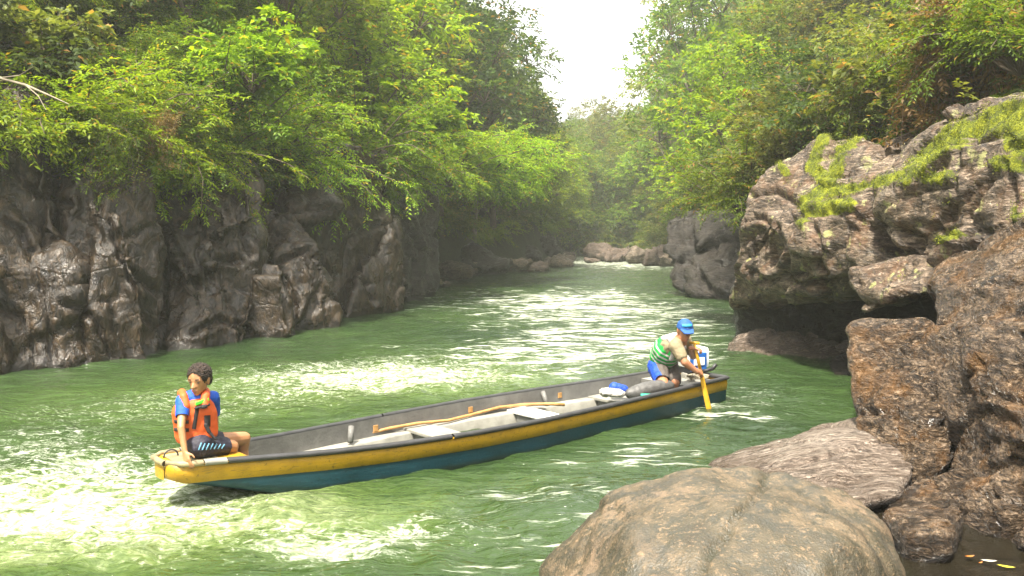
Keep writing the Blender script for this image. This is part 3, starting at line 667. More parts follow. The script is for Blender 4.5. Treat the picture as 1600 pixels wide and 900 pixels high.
# ------------------------------------------------------------------ vegetation
def leaf_mat(name, dark, mid, light, warm=None, trans=0.5, gloss=0.55):
    t = NT(name)
    g = t.n('ShaderNodeNewGeometry'); oi = t.n('ShaderNodeObjectInfo')
    big = t.noise(t.coord(kind='Object'), 0.7, 2, 0.6)
    r = t.math('ADD', t.math('MULTIPLY', g.outputs['Random Per Island'], 0.62), t.math('MULTIPLY', big, 0.38))
    c = t.ramp(r, [(0.15, dark), (0.48, mid), (0.85, light)])
    if warm:
        wsel = t.math('GREATER_THAN', g.outputs['Random Per Island'], 0.955)
        c = t.mix(wsel, c, warm)
    hs = t.n('ShaderNodeHueSaturation'); t.put(hs.inputs['Color'], c)
    t.put(hs.inputs['Value'], t.math('ADD', 0.8, t.math('MULTIPLY', oi.outputs['Random'], 0.4)))
    t.put(hs.inputs['Hue'], t.math('ADD', 0.487, t.math('MULTIPLY', oi.outputs['Random'], 0.026)))
    c = hs.outputs['Color']
    a = t.bsdf(c, gloss, Specular_IOR_Level=0.3)
    tr = t.n('ShaderNodeBsdfTranslucent'); t.put(tr.inputs['Color'], t.mix(1.0, c, (1.5, 1.35, 0.55), 'MULTIPLY'))
    mx = t.n('ShaderNodeMixShader'); mx.inputs[0].default_value = trans
    t.put(mx.inputs[1], a); t.put(mx.inputs[2], tr.outputs[0])
    return t.done(mx.outputs[0])
m_leaf_lime = leaf_mat('lime_leaves', (0.070, 0.145, 0.008), (0.165, 0.275, 0.012), (0.31, 0.43, 0.03), (0.36, 0.28, 0.03))
m_leaf_green = leaf_mat('green_leaves', (0.045, 0.092, 0.010), (0.105, 0.18, 0.016), (0.21, 0.30, 0.03), (0.26, 0.17, 0.03))
m_leaf_dark = leaf_mat('dark_leaves', (0.022, 0.046, 0.010), (0.050, 0.092, 0.016), (0.11, 0.16, 0.030), (0.22, 0.13, 0.03))
m_leaf_olive = leaf_mat('olive_leaves', (0.060, 0.085, 0.016), (0.125, 0.160, 0.032), (0.24, 0.275, 0.075), (0.30, 0.19, 0.06))
m_leaf_dry = leaf_mat('dry_leaves', (0.085, 0.050, 0.018), (0.19, 0.115, 0.04), (0.30, 0.20, 0.085), (0.10, 0.14, 0.02), trans=0.3)
m_bark = simple_mat('bark', (0.10, 0.075, 0.05), 0.9, 0.45, 6.0, 0.6)
m_palebark = simple_mat('pale_bark', (0.26, 0.22, 0.16), 0.85, 0.4, 6.0, 0.5)

UP = np.array([0, 0, 1.0])
def nrm(a): return a / np.maximum(1e-9, np.linalg.norm(a, axis=-1, keepdims=True))
def sprays(B, D, L, nleaf, leaf, rng, droop=0.25, width=0.36, spread=0.85):
    """n twigs, each with nleaf folded leaves set alternately along it -> quads"""
    n = len(B); D = nrm(D)
    S = nrm(np.cross(D, UP) + rng.normal(scale=0.12, size=(n, 3))); U = np.cross(S, D)
    k = np.arange(nleaf); tt = (k + 0.8) / nleaf
    side = np.where(k % 2 == 0, 1.0, -1.0)
    P = B[:, None] + D[:, None] * (L[:, None] * tt)[..., None] - UP * (droop * L[:, None] * tt ** 2)[..., None]
    ld = nrm(D[:, None] * 0.55 + S[:, None] * (side * spread)[None, :, None] + U[:, None] * rng.normal(0.05, 0.32, (n, nleaf, 1)) - UP * 0.22 + rng.normal(scale=0.16, size=(n, nleaf, 3)))
    wd = nrm(np.cross(ld, U[:, None] + rng.normal(scale=0.3, size=(n, nleaf, 3))))
    fold = np.cross(wd, ld)
    l = leaf * rng.uniform(0.65, 1.25, (n, nleaf, 1)); w = l * width * 0.5
    a = P; b = P + ld * l * 0.45 + wd * w + fold * w * 0.35; c = P + ld * l - UP * l * 0.12; d = P + ld * l * 0.45 - wd * w + fold * w * 0.35
    V = np.stack([a, b, c, d], 2).reshape(-1, 3)
    return V, np.arange(len(V)).reshape(-1, 4)
def tubes(paths, sides=5):
    """paths: list of (points (k,3), radii (k,))"""
    VV, FF, off = [], [], 0
    for P, R in paths:
        P = np.asarray(P, float); k = len(P)
        T = nrm(np.gradient(P, axis=0)); A = nrm(np.cross(T, np.array([0.31, 0.17, 0.93]))); B = np.cross(T, A)
        a = np.arange(sides) * 2 * math.pi / sides
        ring = P[:, None] + (A[:, None] * np.cos(a)[None, :, None] + B[:, None] * np.sin(a)[None, :, None]) * np.asarray(R)[:, None, None]
        VV.append(ring.reshape(-1, 3))
        i = np.arange(k - 1)[:, None] * sides + np.arange(sides)[None]; j = np.arange(k - 1)[:, None] * sides + (np.arange(sides)[None] + 1) % sides
        FF.append(np.stack([i, j, j + sides, i + sides], -1).reshape(-1, 4) + off); off += k * sides
    return np.concatenate(VV), np.concatenate(FF)
def arch_shrub(seed, size=2.2, nb=34, ntw=16, nleaf=13, leaf=0.10, lift=0.9, fall=1.1, lean=(0, 0), width=0.36):
    """fountain of arching branches, twigs fanned flat along them"""
    r = np.random.default_rng(seed); paths = []; B, D, L = [], [], []
    for i in range(nb):
        az = r.uniform(0, 2 * math.pi); ln = size * r.uniform(0.55, 1.1)
        h = np.array([math.cos(az) + lean[0], math.sin(az) + lean[1], 0]); h = h / max(0.4, np.linalg.norm(h)) * r.uniform(0.45, 1.0)
        up = lift * r.uniform(0.5, 1.25); fl = fall * r.uniform(0.5, 1.2)
        t_ = np.linspace(0, 1, 7)
        P = (h[None] * t_[:, None] + UP * (up * t_ - fl * 0.55 * t_ ** 2.4)[:, None]) * ln + np.cumsum(r.normal(scale=0.018 * size, size=(7, 3)), 0) * (t_[:, None] > 0)
        paths.append((P, 0.022 * size / 2.2 * (1 - 0.85 * t_) + 0.003))
        tt = np.sort(r.uniform(0.22, 1.0, ntw)); k = np.clip((tt * 6).astype(int), 0, 5); f = tt * 6 - k
        pos = P[k] * (1 - f[:, None]) + P[k + 1] * f[:, None]; tan = nrm(P[k + 1] - P[k])
        sd = nrm(np.cross(tan, UP)) * np.where(np.arange(ntw) % 2 == 0, 1, -1)[:, None]
        B.append(pos); D.append(tan * r.uniform(0.4, 1.0, (ntw, 1)) + sd * r.uniform(0.3, 0.9, (ntw, 1)) + r.normal(scale=0.25, size=(ntw, 3))); L.append(size * 0.24 * r.uniform(0.6, 1.3, ntw) * (1.15 - 0.4 * tt))
    B, D, L = np.concatenate(B), np.concatenate(D), np.concatenate(L)
    return sprays(B, D, L, nleaf, leaf, r, width=width), tubes(paths)
def lobe_tree(seed, h=9.0, spread=3.2, nlobe=11, nspr=70, nleaf=9, leaf=0.24, trunk=0.16, low=0.35, lean=(0, 0), width=0.42, flat=0.75):
    """trunk, limbs and a crown of uneven leaf masses with gaps"""
    r = np.random.default_rng(seed); paths = []
    t_ = np.linspace(0, 1, 8); top = np.array([lean[0], lean[1], h * 0.8])
    T = top[None] * t_[:, None] + np.stack([np.sin(t_ * 3 + seed), np.cos(t_ * 2.3 + seed), t_ * 0], -1) * 0.12 * spread * t_[:, None]
    T[0] -= UP * 0.6
    paths.append((T, trunk * (1 - 0.8 * t_) + 0.012)); B, D, L = [], [], []
    for i in range(nlobe):
        zt = low + (1 - low) * (i + r.uniform(0.2, 0.8)) / nlobe
        az = i * 2.4 + r.uniform(-0.5, 0.5); rad = spread * (0.85 - 0.65 * max(0, zt - 0.5) * 1.6) * r.uniform(0.45, 1.0)
        c = np.array([math.cos(az) * rad + lean[0] * zt, math.sin(az) * rad + lean[1] * zt, h * zt])
        s = min(0.95, max(0.15, zt - 0.22)); a = np.array([np.interp(s, t_, T[:, q]) for q in range(3)])
        mid = (a + c) / 2 + UP * 0.05 * h * r.uniform(-0.3, 1)
        paths.append((np.array([a, mid, c]), np.array([trunk * 0.4, trunk * 0.22, 0.012])))
        R = spread * r.uniform(0.32, 0.58); n = int(nspr * (R / (0.45 * spread)) ** 2)
        u = nrm(r.normal(size=(n, 3))); u[:, 2] = np.where(u[:, 2] < -0.35, -u[:, 2], u[:, 2])
        q = c + u * R * np.array([1, 1, flat]) * r.uniform(0.35, 1.0, (n, 1)) ** 0.6 + fbm(u * 2 + i, 2)[:, None] * u * 0.3 * R
        for j in range(0, n, max(1, n // 9)): paths.append((np.array([c, (c + q[j]) / 2 + UP * 0.03 * h, q[j]]), np.array([trunk * 0.14, trunk * 0.09, 0.006])))
        B.append(q); D.append(nrm(u) * 0.8 + r.normal(scale=0.45, size=(n, 3)) + UP * 0.1); L.append(np.full(n, 0.0) + leaf * nleaf * 0.30 * r.uniform(0.6, 1.3, n))
    B, D, L = np.concatenate(B), np.concatenate(D), np.concatenate(L)
    return sprays(B, D, L, nleaf, leaf, r, width=width), tubes(paths, 6)
def trailing(seed, n=26, length=2.2, nleaf=16, leaf=0.10, spread=1.2):
    """hanging stems with leaves, for the overgrown bank"""
    r = np.random.default_rng(seed); paths = []; B, D, L = [], [], []
    for i in range(n):
        o = np.array([r.uniform(-spread, spread), r.uniform(-0.4, 0.4), r.uniform(-0.3, 0.5)]); ln = length * r.uniform(0.4, 1.0)
        t_ = np.linspace(0, 1, 6); out = r.uniform(0.1, 0.5)
        P = o + np.stack([np.sin(t_ * 2 + i) * 0.16, -out * np.sin(t_ * 1.8), 0.12 * np.sin(t_ * 3) - t_ ** 1.3], -1) * ln
        paths.append((P, 0.008 * (1 - 0.6 * t_)))
        for k in range(6):
            B.append(P[k:k + 1].repeat(4, 0) + r.normal(scale=0.05, size=(4, 3))); D.append(r.normal(scale=0.6, size=(4, 3)) + np.array([0, -0.5, -0.4])); L.append(np.full(4, 0.32) * r.uniform(0.6, 1.3, 4))
    return sprays(np.concatenate(B), np.concatenate(D), np.concatenate(L), nleaf // 2, leaf, r), tubes(paths, 4)

KINDS = {}
def kind(name, gen, leafm, barkm, leafname='crown', stemname='trunk'):
    (lv, lf), (bv, bf) = gen
    KINDS[name] = (lv, lf, bv, bf, leafm, barkm, mesh_np(name + '_leaves', lv, lf, False), mesh_np(name + '_wood', bv, bf), leafname, stemname)
    KINDS[name][6].materials.append(leafm); KINDS[name][7].materials.append(barkm)
kind('arch_lime', arch_shrub(101, 2.3, 46, 24, 14, 0.088), m_leaf_lime, m_bark, 'foliage', 'stem')
kind('arch_lime2', arch_shrub(102, 2.0, 42, 23, 14, 0.074, 0.7, 1.3), m_leaf_lime, m_bark, 'foliage', 'stem')
kind('arch_green', arch_shrub(103, 2.4, 46, 23, 13, 0.09, 1.0, 1.0), m_leaf_green, m_bark, 'foliage', 'stem')
kind('arch_dark', arch_shrub(104, 2.2, 40, 18, 12, 0.12, 0.9, 1.2, width=0.45), m_leaf_dark, m_bark, 'foliage', 'stem')
kind('arch_olive', arch_shrub(105, 2.2, 40, 18, 12, 0.12, 1.0, 1.0, width=0.42), m_leaf_olive, m_bark, 'foliage', 'stem')
kind('broad_olive', arch_shrub(106, 1.8, 30, 12, 9, 0.17, 1.1, 0.9, width=0.55), m_leaf_olive, m_bark, 'foliage', 'stem')
kind('broad_lime', arch_shrub(110, 1.9, 30, 11, 8, 0.20, 1.1, 0.9, width=0.55), m_leaf_lime, m_bark, 'foliage', 'stem')
kind('vine_thin', trailing(109, 4, 1.5, 8, 0.06, 0.35), m_leaf_olive, m_bark, 'foliage', 'stem')
kind('vine_dry', trailing(107), m_leaf_dry, m_bark, 'foliage', 'stem')
kind('vine_green', trailing(108, 30, 2.0), m_leaf_green, m_bark, 'foliage', 'stem')
kind('tree_green', lobe_tree(201, 9, 3.0, 13, 85, 10, 0.20), m_leaf_green, m_bark)
kind('tree_dark', lobe_tree(202, 9, 2.9, 13, 90, 10, 0.20), m_leaf_dark, m_bark)
kind('tree_lime', lobe_tree(203, 8, 2.8, 12, 85, 10, 0.20, flat=0.6), m_leaf_lime, m_bark)
kind('tree_olive', lobe_tree(204, 10, 3.0, 13, 80, 10, 0.22, flat=0.6), m_leaf_olive, m_palebark)
kind('tree_open', lobe_tree(205, 11, 3.4, 10, 60, 9, 0.22, low=0.5, flat=0.4), m_leaf_olive, m_palebark)
FARK = ['tree_green', 'tree_dark', 'tree_olive', 'tree_lime']

def gz(x, y): return float(ground_z(np.array([x]), np.array([y]))[0])
def plant(kind_, name, label, cat, x, y, s=1.0, rz=0.0, z=None, tilt=(0, 0), group=None, sz=1.0):
    k = KINDS[kind_]
    z = gz(x, y) - 0.1 if z is None else z
    root = empty(name, (x, y, z), rz); root.rotation_euler = (tilt[0], tilt[1], rz); root.scale = (s, s, s * sz)
    tag(root, label, cat, group)
    link(k[9], k[7], parent=root); KOBJ.setdefault(kind_, link(k[8], k[6], parent=root))
    return root
KOBJ = {}
class Mass:
    """many plants that read as one mass: per kind one object that carries a point for each plant and instances its leaves there"""
    def __init__(s): s.d = {}
    def add(s, kind_, x, y, z, sc, rz, keep=1.0): s.d.setdefault(str(kind_), []).append((x, y, z, sc, rz))
    def build(s, names):
        for key, pts in s.d.items():
            P = np.array(pts); me = bpy.data.meshes.new('undergrowth'); me.vertices.add(len(P))
            me.vertices.foreach_set('co', np.ascontiguousarray(P[:, :3], dtype=np.float32).ravel()); me.update()
            attr(me, 'scl', P[:, 3]); attr(me, 'rot', P[:, 4])
            o = link('undergrowth', me); tag(o, names[key], 'foliage', kind='stuff')
            g = bpy.data.node_groups.new('undergrowth_' + key, 'GeometryNodeTree')
            g.interface.new_socket('Geometry', in_out='INPUT', socket_type='NodeSocketGeometry'); g.interface.new_socket('Geometry', in_out='OUTPUT', socket_type='NodeSocketGeometry')
            N = g.nodes.new; L = g.links.new
            gi, go, io, oi = N('NodeGroupInput'), N('NodeGroupOutput'), N('GeometryNodeInstanceOnPoints'), N('GeometryNodeObjectInfo')
            oi.transform_space = 'ORIGINAL'; oi.inputs['Object'].default_value = KOBJ[key]; oi.inputs['As Instance'].default_value = True
            a1, a2, cx, er = N('GeometryNodeInputNamedAttribute'), N('GeometryNodeInputNamedAttribute'), N('ShaderNodeCombineXYZ'), N('FunctionNodeEulerToRotation')
            a1.data_type = a2.data_type = 'FLOAT'; a1.inputs['Name'].default_value = 'scl'; a2.inputs['Name'].default_value = 'rot'
            L(gi.outputs[0], io.inputs['Points']); L(oi.outputs['Geometry'], io.inputs['Instance']); L(a1.outputs['Attribute'], io.inputs['Scale'])
            L(a2.outputs['Attribute'], cx.inputs['Z']); L(cx.outputs[0], er.inputs[0]); L(er.outputs[0], io.inputs['Rotation']); L(io.outputs[0], go.inputs[0])
            o.modifiers.new('plants', 'NODES').node_group = g

def at(px, d): return W(px, 360, d)[0]
LFT = 'shrubs overhanging the left cliff'
left_shrubs = [  # kind, px, depth, dl (metres behind the cliff edge), scale, label
    ('arch_lime', -40, 12.4, 1.3, 1.05, 'arching yellow-green shrub at the far left edge above the black rock wall'),
    ('arch_lime2', 70, 13.0, 1.3, 1.0, 'fine-leaved yellow-green shrub second from the left along the cliff top'),
    ('arch_lime', 165, 13.6, 1.2, 1.05, 'bright drooping shrub above the fluted buttress'),
    ('arch_green', 240, 14.4, 1.2, 1.0, 'green shrub hanging lowest over the cliff between two hanging vines'),
    ('arch_lime2', 330, 15.2, 1.2, 1.1, 'yellow-green shrub above the broad cracked rock face'),
    ('arch_green', 420, 16.4, 1.3, 1.1, 'green feathery shrub above the pale-topped outcrop'),
    ('arch_lime', 500, 17.6, 1.2, 1.15, 'bright shrub with long sprays reaching right over the recessed rock face'),
    ('arch_lime2', 570, 19.0, 1.3, 1.2, 'drooping lime shrub with a tip hanging above the pair of rock pillars'),
    ('arch_green', 630, 21.0, 1.3, 1.25, 'green shrub spilling over the cliff end above the black buttress'),
    ('arch_lime', 690, 24.5, 1.2, 1.35, 'lime shrub spilling down beside the black buttress'),
]
for i, (k, px, d, dl, s, lab) in enumerate(left_shrubs):
    y = d + dl * 0.6; x = float(bl(y)) - dl
    plant(k, 'shrub', lab, 'shrub', x, y, s, i * 1.7, z=max(3.1, gz(x, y) - 0.1), tilt=(0.0, 0.22), group=LFT)
for k, px, py, d, s, lab in [('broad_lime', 655, 190, 23.5, 1.0, 'broad-leaved bright shrub above the black wet buttress'), ('broad_lime', 395, 95, 16.8, 0.8, 'broad-leaved lime plant among the fine shrubs of the left slope'), ('broad_olive', 60, 40, 14.0, 0.8, 'broad-leaved olive plant near the upper left corner')]:
    p = W(px, py, d); plant(k, 'shrub', lab, 'shrub', p[0], d, s, px, z=p[2] - 0.6, group='broad-leaved shrubs on the left slope')
for px, y, s, lab in [(700, 28.5, 1.2, 'lime green bush low on the left shore, above the pale flat boulder'),
                      (745, 30.5, 1.5, 'glowing lime bush drooping over the big dark leaning boulder'),
                      (790, 33.0, 1.5, 'lime bush with the lowest hanging tip on the left shore')]:
    plant('arch_lime', 'shrub', lab, 'shrub', at(px, y), y, s, px, z=max(3.4, gz(at(px, y), y) + 1.2), group='lime bushes on the left shore')
lt = 'trees of the left bank'
for k, px, y, s, sz, lab in [
    ('tree_lime', 300, 19.0, 0.75, 0.9, 'bright yellow-green tree rising above the shrubs at upper left'),
    ('tree_green', 440, 21.5, 0.8, 0.9, 'green tree behind the feathery shrub on the left slope'),
    ('tree_lime', 560, 24.5, 0.85, 0.95, 'sunlit yellow-green tree at the top centre-left of the slope'),
    ('tree_dark', 120, 18.0, 0.7, 0.9, 'darker tree behind the shrubs near the upper left corner'),
    ('tree_lime', 650, 28.0, 1.1, 1.1, 'yellow-green tree left of the dark rounded tree'),
    ('tree_green', 725, 32.0, 1.1, 1.1, 'green tree just behind the glowing lime bush'),
    ('tree_dark', 785, 37.0, 1.25, 1.1, 'dark rounded tree with the tallest crown beside the gap of sky'),
    ('tree_dark', 840, 42.0, 1.15, 1.0, 'dark tree leaning out over the river below the gap of sky'),
    ('tree_green', 885, 45.0, 0.85, 0.9, 'green tree at the tip of the left bank over the rapids'),
    ('tree_olive', 830, 40.0, 0.6, 0.8, 'olive brown-tinged tree low over the tan rock shelf'),
    ('tree_lime', 915, 52.0, 0.8, 0.95, 'pale green tree farthest along the left bank')]:
    x = at(px, y); x = min(x, float(bl(y)) - (0.3 if y < 27 else 2.2))
    plant(k, 'tree', lab, 'tree', x, y, s, px * 0.7, sz=sz, group=lt, z=max(gz(x, y) - 0.2, 0.6))
rt = 'trees of the right bank'
for k, px, y, s, sz, lab in [
    ('tree_open', 985, 58.0, 1.15, 1.05, 'tall open-crowned tree leaning from the right slope into the gap of sky'),
    ('tree_olive', 1015, 52.0, 1.35, 1.15, 'tall olive tree in the haze right of the gap of sky'),
    ('tree_green', 1060, 44.0, 1.3, 1.15, 'tall hazy green tree against the top edge right of the sky gap'),
    ('tree_olive', 1030, 46.0, 0.6, 0.8, 'small olive tree above the pale far right shore'),
    ('tree_lime', 985, 56.0, 0.55, 0.8, 'pale lime tree standing at the far end of the rapids'),
    ('tree_lime', 1085, 36.0, 0.65, 0.9, 'lime tree above the black layered bluff'),
    ('tree_lime', 1150, 28.0, 0.85, 1.0, 'tree with bright lime leaves at top right of centre'),
    ('tree_dark', 1110, 31.0, 0.5, 0.8, 'dark shrubby tree directly on top of the black bluff'),
    ('tree_dark', 1250, 21.5, 0.65, 0.9, 'dark tree behind the mossy boulder'),
    ('tree_olive', 1190, 23.0, 0.6, 0.85, 'olive green tree left of the mossy boulder, over the bluff'),
    ('tree_olive', 1390, 18.5, 0.6, 0.9, 'olive tree at the top behind the middle of the mossy boulder'),
    ('tree_olive', 1540, 16.0, 0.55, 0.9, 'olive tree in the upper right corner')]:
    x = max(at(px, y), float(br(y)) + 0.4)
    plant(k, 'tree', lab, 'tree', x, y, s, px * 0.7, sz=sz, group=rt, z=max(gz(x, y) - 0.2, 0.8))
rs = 'shrubs behind the mossy boulder'
for k, px, py, y, s, lab in [
    ('arch_green', 1165, 300, 17.5, 0.85, 'green shrub at the left shoulder of the mossy boulder'),
    ('arch_olive', 1230, 235, 16.5, 0.8, 'dull green shrub over the left end of the mossy boulder'),
    ('arch_dark', 1310, 190, 15.5, 0.8, 'dark shrub right behind the peak of the mossy boulder'),
    ('broad_olive', 1370, 150, 14.8, 0.9, 'broad-leaved shrub above the bare pink dome of the boulder'),
    ('arch_olive', 1450, 130, 13.8, 0.75, 'olive shrub above the thick moss band'),
    ('broad_olive', 1530, 90, 12.6, 0.8, 'broad-leaved plant near the dry hanging vines'),
    ('arch_green', 1600, 60, 11.5, 0.8, 'green shrub at the right edge above the moss')]:
    p = W(px, py, y); plant(k, 'shrub', lab, 'shrub', p[0], y, s, px, z=p[2] - 0.5, group=rs)
for k, px, py, y, s, lab in [
    ('vine_dry', 1470, 30, 13.0, 1.0, 'brown dry vines hanging at the top right'),
    ('vine_dry', 1540, 70, 12.2, 0.9, 'tangle of dry brown vines above the thickest moss'),
    ('vine_green', 1400, 120, 14.0, 0.7, 'yellow-green vine drooping onto the top of the mossy boulder'),
    ('vine_green', 205, 205, 13.4, 0.5, 'thin green vines hanging over the dark left cliff'),
    ('vine_thin', 175, 205, 12.7, 0.6, 'two or three thread-thin vines dangling before the fluted buttress'),
    ('vine_dry', 250, 190, 14.0, 0.35, 'orange withered vine at the cliff edge on the left')]:
    p = W(px, py, y); plant(k, 'hanging_vine', lab, 'vine', p[0], y, s, 0.3 * px, z=p[2], group='hanging vines')

# forest and undergrowth that read as one mass
mass = Mass(); mr = np.random.default_rng(77)
for y0 in np.arange(9, 34, 1.25):                      # left slope, behind the front shrubs
    for dl in (2.6, 4.0, 5.6, 7.6):
        y = y0 + mr.uniform(-0.5, 0.5); x = float(bl(y)) - dl - mr.uniform(-0.4, 0.4)
        mass.add(mr.choice(['arch_lime', 'arch_lime2', 'arch_green', 'arch_lime', 'arch_dark']), x, y, gz(x, y) - 0.1, mr.uniform(0.75, 1.1), mr.uniform(0, 6.3), {2.6: 0.5, 4.0: 0.42, 5.6: 0.34, 7.6: 0.28}[dl])
for y0 in np.arange(9, 26, 0.9):                       # fringe right at the cliff edge
    y = y0 + mr.uniform(-0.4, 0.4); x = float(bl(y)) - mr.uniform(0.9, 1.6)
    mass.add(mr.choice(['arch_lime2', 'arch_green', 'arch_dark']), x, y, max(3.0, gz(x, y)) - mr.uniform(0, 0.5), mr.uniform(0.45, 0.75), mr.uniform(0, 6.3), 0.5)
for y0 in np.arange(10, 34, 1.3):                      # right slope
    for dr in (2.2, 3.6, 5.2, 7.4):
        y = y0 + mr.uniform(-0.5, 0.5); x = float(br(y)) + dr + mr.uniform(-0.4, 0.4)
        mass.add(mr.choice(['arch_olive', 'broad_olive', 'arch_olive', 'arch_dark', 'arch_olive', 'arch_green']), x, y, gz(x, y) - 0.1, mr.uniform(0.7, 1.05), mr.uniform(0, 6.3), {2.2: 0.5, 3.6: 0.45, 5.2: 0.4, 7.4: 0.34}[dr])
for y0 in np.arange(30, 66, 2.0):                      # trees along both far banks and up the hillsides
    for side in (0, 1):
        for dd in (2.6, 4.4, 6.8, 10.0):
            y = y0 + mr.uniform(-0.9, 0.9); q = dd + mr.uniform(-0.8, 0.8)
            x = float(bl(y)) - q if side == 0 else float(br(y)) + q
            sc = mr.uniform(0.3, 0.5) if dd < 2 else mr.uniform(0.5, 0.85)
            mass.add(mr.choice(FARK if side == 0 else ['tree_olive', 'tree_green', 'tree_olive', 'tree_lime', 'tree_dark']), x, y, gz(x, y) - 0.8 * sc, sc, mr.uniform(0, 6.3), 0.42)
for i in range(34):                                    # tall trees where the river bends out of sight
    y = mr.uniform(67, 82); x = mr.uniform(-1, 13)
    sc = mr.uniform(0.75, 1.1); mass.add(mr.choice(['tree_lime', 'tree_green', 'tree_olive']), x, y, gz(x, y) - 0.8, sc, mr.uniform(0, 6.3), 0.35)
for i in range(90):                                    # the hill that closes the valley
    y = 67 + 50 * mr.random() ** 1.6; x = mr.uniform(-3, 22) * (y / 80)
    sc = mr.uniform(0.5, 0.85); mass.add(mr.choice(FARK), x, y, gz(x, y) - 0.8, sc, mr.uniform(0, 6.3), 0.3)
for y0 in np.arange(25, 60, 1.1):                      # bushes at the foot of both far banks
    for side in (0, 1):
        y = y0 + mr.uniform(-0.4, 0.4); q = mr.uniform(1.0, 2.4) if side else mr.uniform(2.2, 3.4)
        x = float(bl(y)) - q if side == 0 else float(br(y)) + q
        mass.add(mr.choice(['arch_lime', 'arch_green', 'arch_lime2', 'arch_olive']), x, y, max(0.7, gz(x, y) - 0.1), mr.uniform(0.6, 1.0), mr.uniform(0, 6.3), 0.3)
for i in range(46):                                    # bushes where the river bends out of sight
    y = mr.uniform(60, 70); x = mr.uniform(4.5, 13)
    if x < br(y) + 0.6 and y < 66.5: continue
    mass.add(mr.choice(['arch_lime', 'arch_green', 'arch_olive']), x, y, max(0.5, gz(x, y)), mr.uniform(0.8, 1.3), mr.uniform(0, 6.3), 0.25)
for i in range(60):                                    # upper slopes
    s_ = mr.choice([-1, 1]); y = mr.uniform(14, 60)
    x = float(bl(y)) - mr.uniform(9, 20) if s_ < 0 else float(br(y)) + mr.uniform(8, 20)
    sc = mr.uniform(0.6, 0.95); mass.add(mr.choice(FARK), x, y, gz(x, y) - 1.0, sc, mr.uniform(0, 6.3), 0.25)
mass.build({'arch_lime': 'yellow-green arching undergrowth filling the forest slopes', 'arch_lime2': 'fine-leaved yellow-green undergrowth along the left cliff top and banks', 'arch_green': 'mid green arching undergrowth of both slopes',
            'arch_dark': 'dark undergrowth in the shade of both slopes', 'arch_olive': 'olive undergrowth of the right slope and the far banks', 'broad_olive': 'broad-leaved olive undergrowth on the right slope',
            'tree_green': 'mid green trees merging into the far forest', 'tree_dark': 'dark green trees merging into the far forest', 'tree_lime': 'pale lime trees merging into the far forest', 'tree_olive': 'olive trees merging into the far forest'})

# the dead pale branch poking out at the far left
db = [W(*q) for q in ((-40, 108, 13.2), (0, 122, 12.7), (40, 133, 12.3), (75, 148, 12.0), (108, 163, 11.8))]
V, F = tubes([(db, [0.03, 0.026, 0.02, 0.014, 0.006]), ([db[1], W(30, 118, 12.3), W(52, 104, 12.1)], [0.012, 0.008, 0.004]), ([db[2], W(60, 150, 12.0), W(72, 172, 11.8)], [0.010, 0.007, 0.003])], 6)
V = V - db[0]
tag(link('dead_branch', mesh_np('dead_branch', V, F), m_palebark, loc=tuple(db[0])), 'bare pale branch sticking out of the shrubs at the left edge', 'branch')

# ------------------------------------------------------------------ the boat
BO, BA = np.array([-2.349, 5.966, 0.0]), math.radians(41.65)
BAX, BNY = np.array([math.cos(BA), math.sin(BA), 0]), np.array([-math.sin(BA), math.cos(BA), 0])
def BW(s, y, z): return BO + BAX * s + BNY * y + np.array([0, 0, z])       # boat frame: s from bow to stern, y to the far side
def BL(p): q = np.asarray(p) - BO; return np.array([q @ BAX, q @ BNY, q[2]])
SS = [-0.12, -0.105, -0.07, -0.02, 0.06, 0.2, 0.5, 1.0, 1.5, 2.3, 3.0, 4.0, 5.1, 6.04]
HB = [0.085, 0.135, 0.175, 0.20, 0.212, 0.225, 0.265, 0.365, 0.455, 0.545, 0.57, 0.53, 0.45, 0.40]
def hb(s): return np.interp(s, SS, HB)
def sheer(s): return np.interp(s, [-0.2, 0.2, 0.5, 1.0, 1.6, 2.3, 5.0, 6.32], [0.372, 0.350, 0.328, 0.302, 0.286, 0.28, 0.284, 0.295])
def keel(s): return np.interp(s, [-0.12, 0.0, 0.3, 0.65, 1.0, 1.6, 5.5, 6.32], [0.25, 0.20, 0.115, 0.0, -0.08, -0.12, -0.12, -0.10])
st = np.array([-0.12, -0.105, -0.07, -0.02, 0.06, 0.12] + list(np.linspace(0.2, 6.04, 48)))

def hull_paint(name, color, under, water=None):
    t = NT(name); v = t.coord(); vl = t.coord((0.6, 3.0, 6.0))
    n1 = t.noise(v, 3.0, 5, 0.65); n2 = t.noise(vl, 14.0, 5, 0.75); n3 = t.noise(v, 34.0, 3, 0.7)
    c = t.ramp(n1, [(0.3, tuple(x * 0.62 for x in color)), (0.55, color), (0.75, tuple(min(1, x * 1.25) for x in color))])
    c = t.mix(t.ramp(n2, [(0.57, 0.0), (0.64, 0.85)]), c, under)
    c = t.mix(t.ramp(n3, [(0.60, 0.0), (0.68, 0.75)]), c, tuple(x * 0.3 for x in color))
    if water:
        z = t.n('ShaderNodeSeparateXYZ'); t.put(z.inputs[0], v)
        wl = t.math('ADD', z.outputs[2], t.math('MULTIPLY', t.math('SUBTRACT', n1, 0.5), 0.05))
        c = t.mix(t.ramp(wl, [(0.02, 0.75), (0.055, 0.0)]), c, water)
    return t.done(t.bsdf(c, t.ramp(n1, [(0.3, 0.3), (0.7, 0.6)]), t.bump(t.math('ADD', n2, n3), 0.25, 0.01)))
m_yellow = hull_paint('yellow_paint', (0.46, 0.26, 0.010), (0.20, 0.13, 0.03))
m_teal = hull_paint('teal_paint', (0.003, 0.038, 0.056), (0.012, 0.07, 0.085), (0.012, 0.022, 0.014))
m_rub = simple_mat('black_rubber', (0.035, 0.035, 0.037), 0.5, 0.4, 9.0, 0.3)
